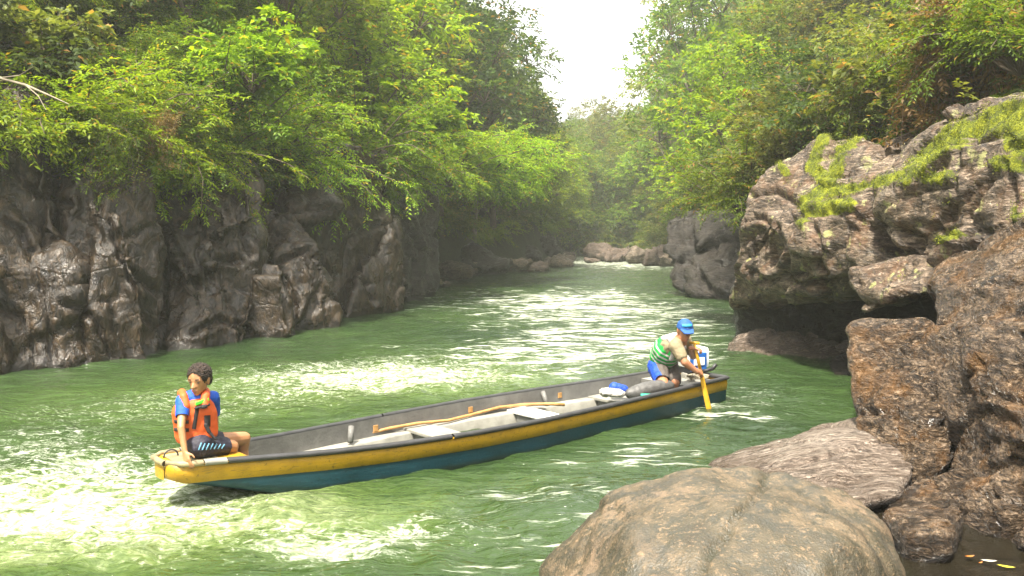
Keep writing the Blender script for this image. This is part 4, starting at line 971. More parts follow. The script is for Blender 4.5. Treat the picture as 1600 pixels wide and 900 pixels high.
m_fib = simple_mat('grey_fibreglass', (0.145, 0.142, 0.132), 0.6, 0.35, 5.0, 0.3)
m_fib2 = simple_mat('pale_fibreglass', (0.27, 0.26, 0.225), 0.6, 0.3, 6.0, 0.3)
m_white = simple_mat('worn_white_paint', (0.66, 0.65, 0.62), 0.5, 0.18, 8.0, 0.15)
m_wood = simple_mat('light_wood', (0.46, 0.25, 0.085), 0.55, 0.35, 12.0, 0.3)
m_worn = simple_mat('worn_deck', (0.33, 0.27, 0.15), 0.65, 0.5, 12.0, 0.4)

boat = empty('river_boat', tuple(BO), BA)
tag(boat, 'long narrow wooden boat, yellow over teal, grey inside, crossing the river', 'boat')
def bpart(name, V, F, mat, parent=None, smooth=True):
    return link(name, mesh_np(name, np.asarray(V, float), np.asarray(F), smooth), mat, parent or boat)
def loft(rows, cap=False):
    """rows: (n stations, k points, 3) -> quads"""
    R = np.asarray(rows, float); n, k = R.shape[:2]
    return R.reshape(-1, 3), grid_faces(k, n)
def box_mesh(name, c, size, bevel=0.006, rot=None):
    bm = bmesh.new(); bmesh.ops.create_cube(bm, size=1.0)
    for q in bm.verts: q.co = Vector((q.co.x * size[0], q.co.y * size[1], q.co.z * size[2]))
    if bevel: bmesh.ops.bevel(bm, geom=bm.edges[:], offset=bevel, segments=2, affect='EDGES', profile=0.7)
    if rot is not None: bmesh.ops.transform(bm, matrix=rot.to_4x4(), verts=bm.verts[:])
    bmesh.ops.translate(bm, vec=Vector(c), verts=bm.verts[:])
    me = bpy.data.meshes.new(name); bm.to_mesh(me); bm.free(); return me
def hull_row(s):
    b, zg, zk = hb(s), sheer(s), keel(s); zy = max(zg - 0.138, zk + 0.012)
    cb = b * 0.93; zc = min(max(zk + 0.03, zk), zy - 0.004)
    pr = [(b * 0.985, zy), (b * 0.975, (zy + zc) / 2), (cb, zc), (cb * 0.55, zk), (0, zk - 0.01)]
    full = [(-y, z) for y, z in pr] + [(y, z) for y, z in pr[-2::-1]]
    return [(s, y, z) for y, z in full]
V, F = loft([hull_row(s) for s in st]); bpart('hull', V, F, m_teal)
def strake_row(s, side):
    b, zg, zk = hb(s), sheer(s), keel(s); zy = max(zg - 0.140, zk + 0.010)
    return [(s, side * q, z) for q, z in ((b * 0.96, zg - 0.012), (b + 0.004, zg - 0.014), (b + 0.006, (zg + zy) / 2), (b * 0.985 + 0.006, zy), (b * 0.95, zy - 0.002))]
for side in (-1, 1):
    V, F = loft([strake_row(s, side) for s in st]); bpart('strake', V, F, m_yellow)
# blunt bow face
k_ = st[0]; b, zg, zk = hb(k_), sheer(k_), keel(k_)
V, F = loft([[(k_ - 0.012 * math.cos(a * 1.3), b * a, z) for a in np.linspace(-1, 1, 7)] for z in (zg - 0.012, (zg + zk) / 2, zk - 0.008)]); bpart('bow_face', V, F, m_yellow)
# transom
k_ = st[-1]; b, zg, zk = hb(k_), sheer(k_), keel(k_)
V, F = loft([[(k_ + 0.004, b * a * w_, z) for a in np.linspace(-1, 1, 7)] for z, w_ in ((zg - 0.01, 1), (zg - 0.14, 0.985))]); bpart('transom', V, F, m_yellow)
V, F = loft([[(k_ + 0.002, b * a * w_, z) for a in np.linspace(-1, 1, 7)] for z, w_ in ((zg - 0.14, 0.985), (zk, 0.7))]); bpart('transom_lower', V, F, m_teal)
# gunwale rubber: a fat D section along both sides, jointed amidships, plus the worn bow rail
def rail(s0, s1, side, mat, name, wid=0.030, hgt=0.022):
    ss = np.linspace(s0, s1, max(4, int((s1 - s0) * 10))); rows = []
    for s in ss:
        b, zg = hb(s), sheer(s)
        rows.append([(s, side * (b + 0.002) + math.cos(a) * wid, zg - 0.010 + math.sin(a) * hgt + 0.006) for a in np.linspace(0, 2 * math.pi, 11)])
    V, F = loft(rows); return bpart(name, V, F, mat)
for side in (-1, 1):
    rail(0.26, 2.02, side, m_rub, 'gunwale'); rail(2.035, 6.05, side, m_rub, 'gunwale')
    rail(0.10, 0.255, side, m_fib2, 'bow_rail', 0.031, 0.023); rail(-0.122, 0.095, side, m_worn, 'bow_rail', 0.026, 0.021)
V, F = tubes([([(-0.128 + 0.5 * y * y, y, 0.362) for y in np.linspace(-0.11, 0.11, 8)], [0.022] * 8)], 8); bpart('bow_rail', V, F, m_worn)
V, F = tubes([([(6.045, y, 0.288) for y in np.linspace(-0.40, 0.40, 6)], [0.026] * 6)], 8); bpart('stern_rail', V, F, m_rub)
# inside: wall, side lockers with a ledge, floor
def inner_row(s):
    b, zg = hb(s) - 0.028, sheer(s); ld = zg - 0.165
    fl = max(-0.06, keel(s) + 0.03)
    ld = max(ld, fl + 0.01); w_ = min(0.13, b * 0.3)
    pr = [(b, zg - 0.004), (b * 0.985, ld)]
    full = [(-y, z) for y, z in pr] + [(y, z) for y, z in pr[::-1]]
    return [(s, y, z) for y, z in full[:2]], [(s, y, z) for y, z in full[2:]], (b, ld, fl, w_)
ins = [s for s in st if s > 0.40]
for side in (0, 1):
    V, F = loft([inner_row(s)[side] for s in ins]); bpart('inner_wall', V, F, m_fib)
    sg = -1 if side == 0 else 1
    rows = []
    for s in ins:
        b, ld, fl, w_ = inner_row(s)[2]
        rows.append([(s, sg * b * 0.987, ld + 0.004), (s, sg * (b - w_ + 0.012), ld + 0.004), (s, sg * (b - w_), ld - 0.008), (s, sg * (b - w_ - 0.01), fl)])
    V, F = loft(rows); bpart('side_locker', V, F, m_fib2 if side else m_fib)
V, F = loft([[(s, a * (inner_row(s)[2][0] - inner_row(s)[2][3]), inner_row(s)[2][2] + 0.003) for a in np.linspace(-1, 1, 5)] for s in ins]); bpart('floor', V, F, m_fib)
# bow deck with its worn panel, stern deck
dk = [s for s in st if s < 0.46]
V, F = loft([[(s, a * (hb(s) - 0.015), sheer(s) - 0.006) for a in np.linspace(-1, 1, 7)] for s in dk]); bpart('bow_deck', V, F, m_yellow)
V, F = loft([[(s, a * (hb(s) - 0.055), sheer(s) - 0.001) for a in np.linspace(-1, 1, 5)] for s in (-0.06, 0.0, 0.12, 0.24)]); bpart('deck_panel', V, F, m_worn)
s_ = dk[-1]; V, F = loft([[(s_, a * (hb(s_) - 0.03), z) for a in np.linspace(-1, 1, 5)] for z in (sheer(s_) - 0.006, keel(s_) + 0.02)]); bpart('bow_bulkhead', V, F, m_fib)
V, F = loft([[(s, a * (hb(s) - 0.02), sheer(s) - 0.05) for a in np.linspace(-1, 1, 7)] for s in np.linspace(5.5, 6.03, 5)]); bpart('stern_deck', V, F, m_fib2)
V, F = loft([[(5.5, a * (hb(5.5) - 0.03), z) for a in np.linspace(-1, 1, 5)] for z in (sheer(5.5) - 0.05, -0.05)]); bpart('stern_bulkhead', V, F, m_fib)
# seats across the boat
for (pa, pb), mat, lab in ((((637, 673), (673, 664)), m_fib2, None), (((797, 643), (822, 637)), m_white, 'white painted plank seat'), (((898, 617), (922, 610)), m_fib2, None)):
    a, b_ = BL(Wz(*pa, 0.125)), BL(Wz(*pb, 0.125)); sc_ = (a[0] + b_[0]) / 2; w_ = max(0.20, abs(b_[0] - a[0]))
    wid = 2 * (hb(sc_) - 0.045)
    o = link('seat', box_mesh('seat', (sc_, 0, 0.125), (w_, wid, 0.03), 0.008), mat, boat)
    if lab: o['label'] = lab
    link('seat_riser', box_mesh('seat_riser', (sc_ - w_ * 0.35, 0, 0.03), (0.025, wid - 0.26, 0.16), 0.004), m_fib, boat)
# bow ring and the little dark scoop on the floor
V, F = tubes([([(-0.02 + 0.05 * math.cos(a), 0.06, 0.36 + 0.05 * math.sin(a)) for a in np.linspace(0, math.pi, 9)], [0.006] * 9)], 6); bpart('mooring_ring', V, F, m_rub)

def thing_mesh(name, label, cat, me, mat, loc, group=None):
    me.transform(Matrix.Translation(-Vector(loc))); return tag(link(name, me, mat, loc=loc), label, cat, group)
def tube_mesh(name, P, R, sides=10):
    P = np.asarray(P, float); R = np.asarray(R, float)
    P = np.concatenate([P[:1], P, P[-1:]]); R = np.concatenate([[1e-3], R, [1e-3]])
    P[0] = P[1] + (P[1] - P[2]) * 1e-3; P[-1] = P[-2] + (P[-2] - P[-3]) * 1e-3
    V, F = tubes([(P, R)], sides); return mesh_np(name, V, F)
# pole lying along the far ledge
pl = [Wz(x, y, 0.20) for x, y in ((581, 675), (610, 670), (650, 664), (700, 655), (735, 646), (780, 638), (820, 633), (860, 631), (882, 630))]
pl = [np.array([p[0], p[1], 0.155 + 0.012 * math.sin(i * 1.3) + (0.012 if i in (2, 5) else 0)]) for i, p in enumerate([Wz(x, y, 0.16) for x, y in ((581, 675), (610, 670), (650, 664), (700, 655), (735, 646), (780, 638), (820, 633), (860, 631), (882, 630))])]
thing_mesh('wooden_pole', 'long crooked peeled branch lying across the seats along the far side of the boat', 'pole', tube_mesh('pole', pl, [0.013, 0.014, 0.0145, 0.015, 0.015, 0.015, 0.016, 0.017, 0.018]), m_wood, tuple(pl[4]))
# grey foam rollers leaning on the far wall
for (p0, p1), lab in ((((533, 688), (549, 666)), 'short grey pipe leaning on the far inside wall nearest the boy'), (((838, 629), (848, 612)), 'short grey pipe leaning on the far inside wall by the white seat')):
    a = Wz(*p0, 0.135); b_ = a + np.array([0.0, 0.0, 0.0]); s0 = BL(a); yf = float(hb(s0[0])) - 0.05
    A_ = BW(s0[0], yf - 0.085, 0.145); B_ = W(p1[0], p1[1], A_[1] + 0.07)
    pr = thing_mesh('pipe_piece', lab, 'pipe', tube_mesh('pipe', [A_, (A_ + B_) / 2, B_], [0.026, 0.027, 0.026], 14), m_fib, tuple(A_), 'grey pipes on the far inside wall')
for (px, py), lab in (((583, 668), 'nearest the boy'), ((735, 640), 'in the middle of the boat'), ((872, 617), 'right of the second pipe')):
    s0 = BL(Wz(px, py, 0.19)); yf = float(hb(s0[0])) - 0.036
    c0 = BW(s0[0], yf, 0.19)
    me = box_mesh('cleat', (0, 0, 0), (0.05, 0.012, 0.055), 0.003, Matrix.Rotation(BA, 3, 'Z')); 
    tag(link('wooden_cleat', me, m_wood, loc=tuple(c0)), 'small square wooden block on the far inside wall ' + lab, 'wooden block', 'wooden blocks on the far inside wall')

# cargo before the steersman
def blob_mesh(name, groups, voxel, smooth=2, wrinkle=0.0, wscale=18.0):
    """groups: lists of (centre, radius or (rx,ry,rz)); each list is hulled, all are fused into one skin"""
    bm = bmesh.new()
    for g in groups:
        pts = []
        for c_, r_ in g:
            r_ = (r_, r_, r_) if np.isscalar(r_) else r_
            pts += [np.asarray(c_) + ICO * np.array(r_)]
        hull_into(bm, np.concatenate(pts))
    me = bpy.data.meshes.new(name); bm.to_mesh(me); bm.free()
    me = remesh(me, voxel, smooth)
    if wrinkle:
        V_ = verts_of(me); set_verts(me, V_ + normals_of(me) * (wrinkle * fbm(V_ * wscale, 3, ridge=True))[:, None])
    return me
_b = bmesh.new(); bmesh.ops.create_icosphere(_b, subdivisions=2, radius=1.0); ICO = np.array([q.co[:] for q in _b.verts]); _b.free()
m_bag = simple_mat('grey_tarpaulin', (0.095, 0.092, 0.088), 0.45, 0.4, 14.0, 0.5)
m_blue = simple_mat('blue_cloth', (0.008, 0.06, 0.42), 0.6, 0.3, 20.0, 0.3)
m_sack = simple_mat('pale_sack', (0.42, 0.40, 0.36), 0.8, 0.3, 25.0, 0.5)
m_mint = simple_mat('mint_plastic', (0.02, 0.42, 0.28), 0.35, 0.1, 10.0, 0.1)
A_, B_ = W(985, 615, 8.95), W(1046, 603, 9.2)
bag = [([(A_ * (1 - t_) + B_ * t_ + np.array([0, 0, 0.012 * math.sin(t_ * 3.1)]), 0.078 * (1 - (2 * t_ - 1) ** 4 * 0.30)) for t_ in (u_, min(1, u_ + 0.17))]) for u_ in np.linspace(0, 0.84, 6)]
thing_mesh('dry_bag', 'fat dark grey roll bag lying across the boat at the man\'s knees', 'bag', blob_mesh('dry_bag', bag, 0.012, 3, 0.004, 16), m_bag, tuple((A_ + B_) / 2 - np.array([0, 0, 0.1])))
c0 = W(966, 606, 9.15)
thing_mesh('blue_bag', 'small bright blue bag beside the grey roll', 'bag', blob_mesh('blue_bag', [[(c0 + np.array([-0.05, 0, 0.0]), (0.05, 0.05, 0.06)), (c0 + np.array([0.06, 0.02, -0.02]), (0.05, 0.05, 0.045))]], 0.008, 3, 0.004, 25), m_blue, tuple(c0 - np.array([0, 0, 0.06])))
c0 = W(955, 613, 9.0)
thing_mesh('sack', 'crumpled pale sack behind the third seat', 'sack', blob_mesh('sack', [[(c0 + np.array([-0.06, 0, 0]), (0.06, 0.07, 0.035)), (c0 + np.array([0.09, 0, -0.01]), (0.05, 0.06, 0.03))]], 0.008, 3, 0.012, 22), m_sack, tuple(c0 - np.array([0, 0, 0.035])))
c0 = W(1012, 619, 8.75)
thing_mesh('mint_box', 'mint green plastic box lid just behind the near gunwale', 'box', box_mesh('mint_box', tuple(c0 - np.array([0, 0, 0.02])), (0.14, 0.09, 0.08), 0.01, None), m_mint, tuple(c0 - np.array([0, 0, 0.06])))

# outboard motor on the stern
mo = W(1083, 560, 10.0); mroot = empty('outboard_motor', (mo[0], mo[1], 0.20)); tag(mroot, 'white and blue outboard motor with a black tiller on the stern', 'motor')
m_cowl = simple_mat('white_cowl', (0.74, 0.75, 0.76), 0.3, 0.08, 6, 0.05); m_mblue = simple_mat('motor_blue', (0.015, 0.10, 0.36), 0.35, 0.15, 6, 0.05); m_blk = simple_mat('black_plastic', (0.015, 0.015, 0.016), 0.45, 0.3, 8, 0.1)
def mbox(c, size, bev): return box_mesh('m', tuple(mo + np.array(c)), size, bev, Matrix.Rotation(0.35, 3, 'Z'))
part_world('cowl', mbox((0, 0.02, 0.02), (0.27, 0.30, 0.25), 0.06), m_cowl, mroot)
part_world('cowl_panel', mbox((0.03, -0.14, -0.02), (0.20, 0.05, 0.22), 0.02), m_mblue, mroot)
part_world('label_plate', mbox((0.035, -0.168, -0.01), (0.14, 0.012, 0.09), 0.004), m_cowl, mroot)
part_world('cowl_base', mbox((0, 0.0, -0.14), (0.24, 0.26, 0.07), 0.02), m_blk, mroot)
part_world('drive_leg', mbox((0.05, 0.06, -0.42), (0.09, 0.15, 0.55), 0.03), m_blk, mroot)
part_world('clamp', mbox((-0.06, -0.05, -0.22), (0.14, 0.12, 0.12), 0.02), m_fib2, mroot)
part_world('tiller', tube_mesh('tiller', [mo + np.array(q) for q in ((0.03, -0.12, -0.13), (0.12, -0.15, -0.12), (0.19, -0.17, -0.09), (0.23, -0.18, -0.04))], [0.022, 0.02, 0.024, 0.022]), m_blk, mroot)
part_world('fuel_line', tube_mesh('fuel_line', [mo + np.array(q) for q in ((-0.02, -0.15, -0.15), (-0.05, -0.3, -0.22), (-0.22, -0.42, -0.33), (-0.4, -0.45, -0.42))], [0.012] * 4, 6), m_fib2, mroot)
# rope heap on the stern
rp = []; r0 = np.random.default_rng(9); c0 = BW(5.85, -0.14, 0.262)
for i in range(60): a = i * 0.55; rp.append(c0 + np.array([math.cos(a) * (0.10 + 0.03 * math.sin(i)), math.sin(a) * 0.09, 0.010 + 0.0006 * i + 0.006 * math.sin(i * 1.7)]))
m_rope = simple_mat('rope', (0.36, 0.31, 0.22), 0.9, 0.3, 60, 0.5)
thing_mesh('rope', 'loose coil of pale rope on the stern deck', 'rope', tube_mesh('rope', rp, [0.009] * 60, 6), m_rope, tuple(c0))

# floating leaves in the still corner
m_fl = simple_mat('fallen_leaf_yellow', (0.42, 0.36, 0.03), 0.5, 0.3, 20, 0.1); m_fl2 = simple_mat('fallen_leaf_orange', (0.40, 0.14, 0.02), 0.5, 0.3, 20, 0.1); m_fl3 = simple_mat('fallen_leaf_pale', (0.45, 0.43, 0.36), 0.5, 0.2, 20, 0.1)
for i, (px, py, ln, rot, m, lab) in enumerate([(1572, 886, 0.085, -0.5, m_fl, 'yellow fallen leaf floating in the still corner'), (1515, 870, 0.06, 0.2, m_fl2, 'small orange fallen leaf floating near the rocks'),
                                          (1545, 877, 0.08, -0.2, m_fl3, 'long pale leaf floating beside the yellow one'), (1480, 872, 0.04, 0.8, m_fl3, 'small pale fleck floating left of the orange leaf'), (1532, 880, 0.035, 0.5, m_fl2, 'tiny orange leaf floating just below the pale leaf')]):
    c0 = Wz(px, py, 0.022); a = np.linspace(-1, 1, 7)
    ln *= 0.55; rows = [[(q * ln, w_ * (1 - q * q) * ln * 0.36, 0.004 * abs(w_) + 0.004 * q * q) for w_ in (-1, 0, 1)] for q in a]
    V, F = loft(rows); R = np.array(Matrix.Rotation(rot, 3, 'Z'))
    tag(link('fallen_leaf', mesh_np('fallen_leaf', V @ R.T, F), m, loc=tuple(c0)), lab, 'leaf', 'fallen leaves on the water')

# ------------------------------------------------------------------ people
def skin_mat(name, c):
    t = NT(name); v = t.coord(); n1 = t.noise(v, 14, 4, 0.6)
    col = t.ramp(n1, [(0.3, tuple(x * 0.78 for x in c)), (0.7, c)])
    return t.done(t.bsdf(col, 0.45, t.bump(t.noise(v, 120, 2), 0.1, 0.003), Subsurface_Weight=0.12, Subsurface_Radius=(0.02, 0.008, 0.004), Subsurface_Scale=0.5))
m_skin = skin_mat('skin_boy', (0.46, 0.225, 0.105)); m_skin2 = skin_mat('skin_man', (0.42, 0.185, 0.095))
m_hair = NT('curly_hair'); _v = m_hair.coord(); _n = m_hair.voro(_v, 95.0); m_hair = m_hair.done(m_hair.bsdf(m_hair.ramp(_n, [(0.1, (0.075, 0.045, 0.03)), (0.6, (0.018, 0.011, 0.008))]), 0.75, m_hair.bump(_n, 1.0, 0.015)))
m_shirt = simple_mat('royal_blue_shirt', (0.008, 0.085, 0.50), 0.7, 0.2, 14, 0.3)
m_orange = simple_mat('orange_nylon', (0.74, 0.115, 0.022), 0.6, 0.15, 16, 0.25)
m_strap = simple_mat('black_webbing', (0.018, 0.016, 0.018), 0.7, 0.3, 30, 0.3)
m_neon = simple_mat('neon_green_trim', (0.08, 0.62, 0.03), 0.6, 0.1, 20, 0.2)
m_navy = simple_mat('dark_swim_shorts', (0.020, 0.018, 0.034), 0.65, 0.35, 14, 0.3)
m_sky = simple_mat('pale_blue_print', (0.14, 0.36, 0.52), 0.7, 0.2, 30, 0.2)
m_eye = simple_mat('eye_white', (0.20, 0.16, 0.13), 0.25, 0.05, 10, 0.0); m_iris = simple_mat('dark_iris', (0.02, 0.01, 0.007), 0.2, 0.05, 10, 0.0)
m_lip = simple_mat('lips', (0.33, 0.115, 0.085), 0.5, 0.1, 20, 0.1); m_brow = simple_mat('eyebrow', (0.02, 0.012, 0.008), 0.8, 0.1, 40, 0.1)
m_green = simple_mat('green_vest', (0.012, 0.40, 0.055), 0.6, 0.2, 14, 0.3)
m_pale = simple_mat('pale_grey_trim', (0.50, 0.48, 0.45), 0.7, 0.15, 16, 0.3)
m_khaki = simple_mat('khaki_shirt', (0.25, 0.205, 0.12), 0.8, 0.25, 14, 0.4)
m_short2 = simple_mat('brown_grey_shorts', (0.085, 0.07, 0.06), 0.7, 0.3, 14, 0.3)
m_cap = simple_mat('blue_cap', (0.015, 0.085, 0.30), 0.7, 0.2, 30, 0.3); m_logo = simple_mat('cap_lettering', (0.03, 0.33, 0.55), 0.6, 0.1, 30, 0.1)
m_pad = simple_mat('yellow_paddle', (0.58, 0.32, 0.02), 0.4, 0.2, 10, 0.1)

def fr(d, up=(0, 0, 1)):
    """frame columns: right, forward, up for a forward direction d"""
    f = nrm(np.asarray(d, float)); r = nrm(np.cross(f, np.asarray(up, float))); u = np.cross(r, f)
    return np.stack([r, f, u], 1)
def cone(a, ra, b, rb): return [(a, ra), (b, rb)]
def ell_hull(items, R, o):
    """items: (local centre, radii) in frame R about o -> list of point clouds handled as tiny spheres"""
    pts = []
    for c_, r_ in items: pts.append((np.asarray(o) + R @ np.asarray(c_, float), (np.asarray(r_, float), R)))
    return pts
def blob_np(name, groups, voxel, smooth=2, wrinkle=0.0, wscale=18.0, cut=()):
    """like blob_mesh, radii may be (radii, frame); cut: (point, normal) planes, the side the normal points to is removed"""
    bm = bmesh.new()
    for g in groups:
        pts = []
        for c_, r_ in g:
            if np.isscalar(r_): pts.append(np.asarray(c_) + ICO * r_)
            elif isinstance(r_[1], np.ndarray): pts.append(np.asarray(c_) + (ICO * r_[0]) @ r_[1].T)
            else: pts.append(np.asarray(c_) + ICO * np.asarray(r_))
        hull_into(bm, np.concatenate(pts))
    me = bpy.data.meshes.new(name); bm.to_mesh(me); bm.free()
    me = remesh(me, voxel, smooth)
    if wrinkle:
        V_ = verts_of(me); set_verts(me, V_ + normals_of(me) * (wrinkle * fbm(V_ * wscale, 3))[:, None])
    for p_, n_ in cut:
        bm = bmesh.new(); bm.from_mesh(me)
        bmesh.ops.bisect_plane(bm, geom=bm.verts[:] + bm.edges[:] + bm.faces[:], plane_co=Vector(p_), plane_no=Vector(n_), clear_outer=True)
        bm.to_mesh(me); bm.free()
    return me
def head_groups(o, R, s):
    """o centre of the head, s = head height; local axes right, forward, up"""
    E = lambda items: ell_hull([((x * s, y * s, z * s), (a * s, b * s, c * s)) for (x, y, z), (a, b, c) in items], R, o)
    g = [E([((0, -0.04, 0.14), (0.335, 0.40, 0.36))]),
         E([((0, 0.14, 0.02), (0.27, 0.20, 0.24)), ((0, 0.20, -0.38), (0.11, 0.10, 0.085)), ((0.16, -0.02, -0.22), (0.09, 0.12, 0.10)), ((-0.16, -0.02, -0.22), (0.09, 0.12, 0.10))]),
         E([((0, 0.345, -0.02), (0.035, 0.03, 0.04)), ((0, 0.415, -0.145), (0.05, 0.045, 0.035)), ((0.045, 0.355, -0.155), (0.04, 0.04, 0.03)), ((-0.045, 0.355, -0.155), (0.04, 0.04, 0.03))]),
         E([((-0.16, 0.29, 0.07), (0.08, 0.045, 0.03)), ((0.16, 0.29, 0.07), (0.08, 0.045, 0.03)), ((0, 0.33, 0.06), (0.05, 0.03, 0.03))]),
         E([((0.08, 0.315, -0.275), (0.03, 0.025, 0.02)), ((-0.08, 0.315, -0.275), (0.03, 0.025, 0.02)), ((0, 0.355, -0.26), (0.06, 0.03, 0.045))])]
    for q in (-1, 1): g.append(E([((q * 0.345, -0.02, 0.06), (0.035, 0.085, 0.09)), ((q * 0.33, 0.0, -0.10), (0.03, 0.05, 0.05))]))
    return g
def face_parts(root, o, R, s):
    P = lambda x, y, z: np.asarray(o) + R @ np.array([x, y, z]) * s
    for q in (-1, 1):
        e = blob_np('eye', [[(P(q * 0.145, 0.292, 0.0), (np.array([0.056, 0.033, 0.026]) * s, R))]], 0.0025, 0); part_world('eye', e, m_eye, root)
        e = blob_np('iris', [[(P(q * 0.145 - 0.012, 0.318, 0.0), (np.array([0.030, 0.014, 0.030]) * s, R))]], 0.002, 0); part_world('iris', e, m_iris, root)
        part_world('eyebrow', blob_np('eyebrow', [[(P(q * 0.08, 0.352, 0.105), 0.016 * s), (P(q * 0.20, 0.325, 0.12), 0.013 * s)]], 0.0022, 0), m_brow, root)
    part_world('upper_lip', blob_np('lip', [[(P(-0.085, 0.33, -0.27), 0.014 * s), (P(0, 0.378, -0.248), 0.020 * s), (P(0.085, 0.33, -0.27), 0.014 * s)]], 0.0022, 1), m_lip, root)
    part_world('lower_lip', blob_np('lip', [[(P(-0.07, 0.325, -0.295), 0.014 * s), (P(0, 0.365, -0.305), 0.024 * s), (P(0.07, 0.325, -0.295), 0.014 * s)]], 0.0022, 1), m_lip, root)
def hand_groups(w, d, pn, s=1.0, curl=0.5, thumb=1):
    """w wrist, d finger direction, pn palm normal (palm side); five separate bent fingers; curl bends them towards pn"""
    d = nrm(np.asarray(d, float)); pn = np.asarray(pn, float); pn = nrm(pn - d * (pn @ d)); sd = np.cross(d, pn) * thumb
    k = 0.078 * s; g = [[(w, 0.021 * s), (w + d * k + sd * 0.026 * s, 0.0125 * s), (w + d * k - sd * 0.028 * s, 0.0115 * s), (w + d * 0.02 * s + sd * 0.02 * s, 0.014 * s)]]
    for i, (off, ln) in enumerate(((0.027, 0.070), (0.009, 0.078), (-0.010, 0.073), (-0.028, 0.058))):
        p = w + d * (k + 0.002) + sd * off * s; dd = d + sd * off * 3.0; r_ = 0.0088 * s
        for j, part_ in enumerate((0.45, 0.32, 0.26)):
            a = curl * (0.55 + j * 0.75); q = nrm(nrm(dd) * math.cos(a) + pn * math.sin(a)); e = p + q * ln * part_ * s
            g.append(cone(p, r_, e, r_ * 0.93)); p = e; r_ *= 0.93
    p = w + d * 0.022 * s + sd * 0.024 * s; q = nrm(d * 0.55 + sd * 0.75 + pn * 0.35 * (0.4 + curl))
    e = p + q * 0.042 * s; g.append(cone(p, 0.0125 * s, e, 0.0098 * s)); e2 = e + nrm(d * 0.8 + sd * 0.25 + pn * 0.6 * curl) * 0.030 * s; g.append(cone(e, 0.0098 * s, e2, 0.0078 * s))
    return g
def ribbon(name, pts, nrmls, width, thick, mat, root):
    """flat strap following points on the body"""
    P = np.asarray(pts, float); T = nrm(np.gradient(P, axis=0)); Nn = nrm(np.asarray(nrmls, float)); S = nrm(np.cross(T, Nn)); Nn = np.cross(S, T)
    rows = [[p - s * width / 2 + n * 0, p - s * width / 2 + n * thick, p + s * width / 2 + n * thick, p + s * width / 2, p - s * width / 2] for p, s, n in zip(P, S, Nn)]
    V_, F_ = loft(rows); return part_world(name, mesh_np(name, V_, F_, False), mat, root)
def drape(me_obj, root, a, b, n, out):
    """points between a and b cast onto the garment from outside along -out"""
    from mathutils.bvhtree import BVHTree
    bm = bmesh.new(); bm.from_mesh(me_obj.data); bv = BVHTree.FromBMesh(bm); bm.free(); o = Vector(root.location)
    P, Nn = [], []
    for t_ in np.linspace(0, 1, n):
        p = Vector(np.asarray(a) * (1 - t_) + np.asarray(b) * t_) - o; h, no, _, _ = bv.ray_cast(p + Vector(out) * 0.3, -Vector(out))
        if h is None: continue
        P.append(np.array(h + o) + np.array(out) * 0.002); Nn.append(np.array(no))
    return P, Nn

# ---- the boy on the bow
jp = dict(hipR=W(311, 697, 5.99), hipL=W(326, 692, 6.17), kneeR=W(362, 698, 6.24), kneeL=W(381, 685, 6.46), chest=W(304, 649, 6.05), waist=W(307, 682, 6.06), neck=W(309, 617, 6.06), head=W(311, 594, 6.03),
          shR=W(286, 627, 5.98), shL=W(332, 622, 6.14), elR=W(283, 668, 5.86), wrR=W(289, 706, 5.82), elL=W(336, 662, 6.30), wrL=W(330, 690, 6.34))
ankR = jp['kneeR'] + np.array([0.0, 0.0, -0.22]); ankL = jp['kneeL'] + np.array([0.01, 0.0, -0.24])
boy = empty('person', tuple(BW(0.12, 0, 0.36))); tag(boy, 'boy with curly hair in orange life vest and dark shorts sitting on the bow', 'person')
chd = nrm(np.array([0.40, -0.90, 0.0])); RT = fr(chd)                      # chest faces the camera and a little right
RH = fr(nrm(np.array([-0.20, -0.97, -0.10])))                               # head turned to the left of the picture
E = lambda items, o, R: ell_hull(items, R, o)
torso = [E([((0, 0, 0.03), (0.115, 0.075, 0.09)), ((0, 0, 0.11), (0.105, 0.07, 0.07))], jp['chest'], RT), E([((0, 0, 0), (0.098, 0.072, 0.08))], jp['waist'], RT)]
torso.append([torso[0][0], torso[1][0]])
hips = [(jp['hipR'], 0.078), (jp['hipL'], 0.078), (jp['waist'], 0.085)]
hd = nrm(np.array([0.55, -0.5, -0.65]))
gr = torso + [hips, cone(jp['neck'] + [0, 0, -0.03], 0.040, jp['head'] + [0, 0, -0.04], 0.038)] + head_groups(jp['head'], RH, 0.214)
for sh, el, wr in (('shR', 'elR', 'wrR'), ('shL', 'elL', 'wrL')):
    gr += [cone(jp[sh], 0.037, jp[el], 0.026), cone(jp[el], 0.027, jp[wr], 0.019), [(jp[sh], 0.042), (jp['neck'] + [0, 0, -0.035], 0.042)]]
for hp, kn, an in ((jp['hipR'], jp['kneeR'], ankR), (jp['hipL'], jp['kneeL'], ankL)):
    mid = kn * 0.62 + an * 0.38 + np.array([-0.018, 0.01, 0])
    ft = an + np.array([0.11, 0.08, -0.03])
    gr += [cone(hp, 0.076, kn, 0.052), cone(kn, 0.050, mid, 0.044), cone(mid, 0.044, an, 0.028), [(an + [-0.02, 0, -0.03], 0.028), (an, 0.028), (ft, 0.020)]]
gr += hand_groups(jp['wrR'], np.array([0.30, -0.25, -0.85]), np.array([0.4, 0.9, -0.15]), 0.80, 0.38, 1)
gr += hand_groups(jp['wrL'], np.array([0.5, 0.1, -0.75]), np.array([0.2, -0.9, -0.3]), 0.8, 0.4, -1)
part_world('body', blob_np('body', gr, 0.0055, 2), m_skin, boy); face_parts(boy, jp['head'], RH, 0.214)
hs = 0.214; hp_ = lambda x, y, z: jp['head'] + RH @ np.array([x, y, z]) * hs
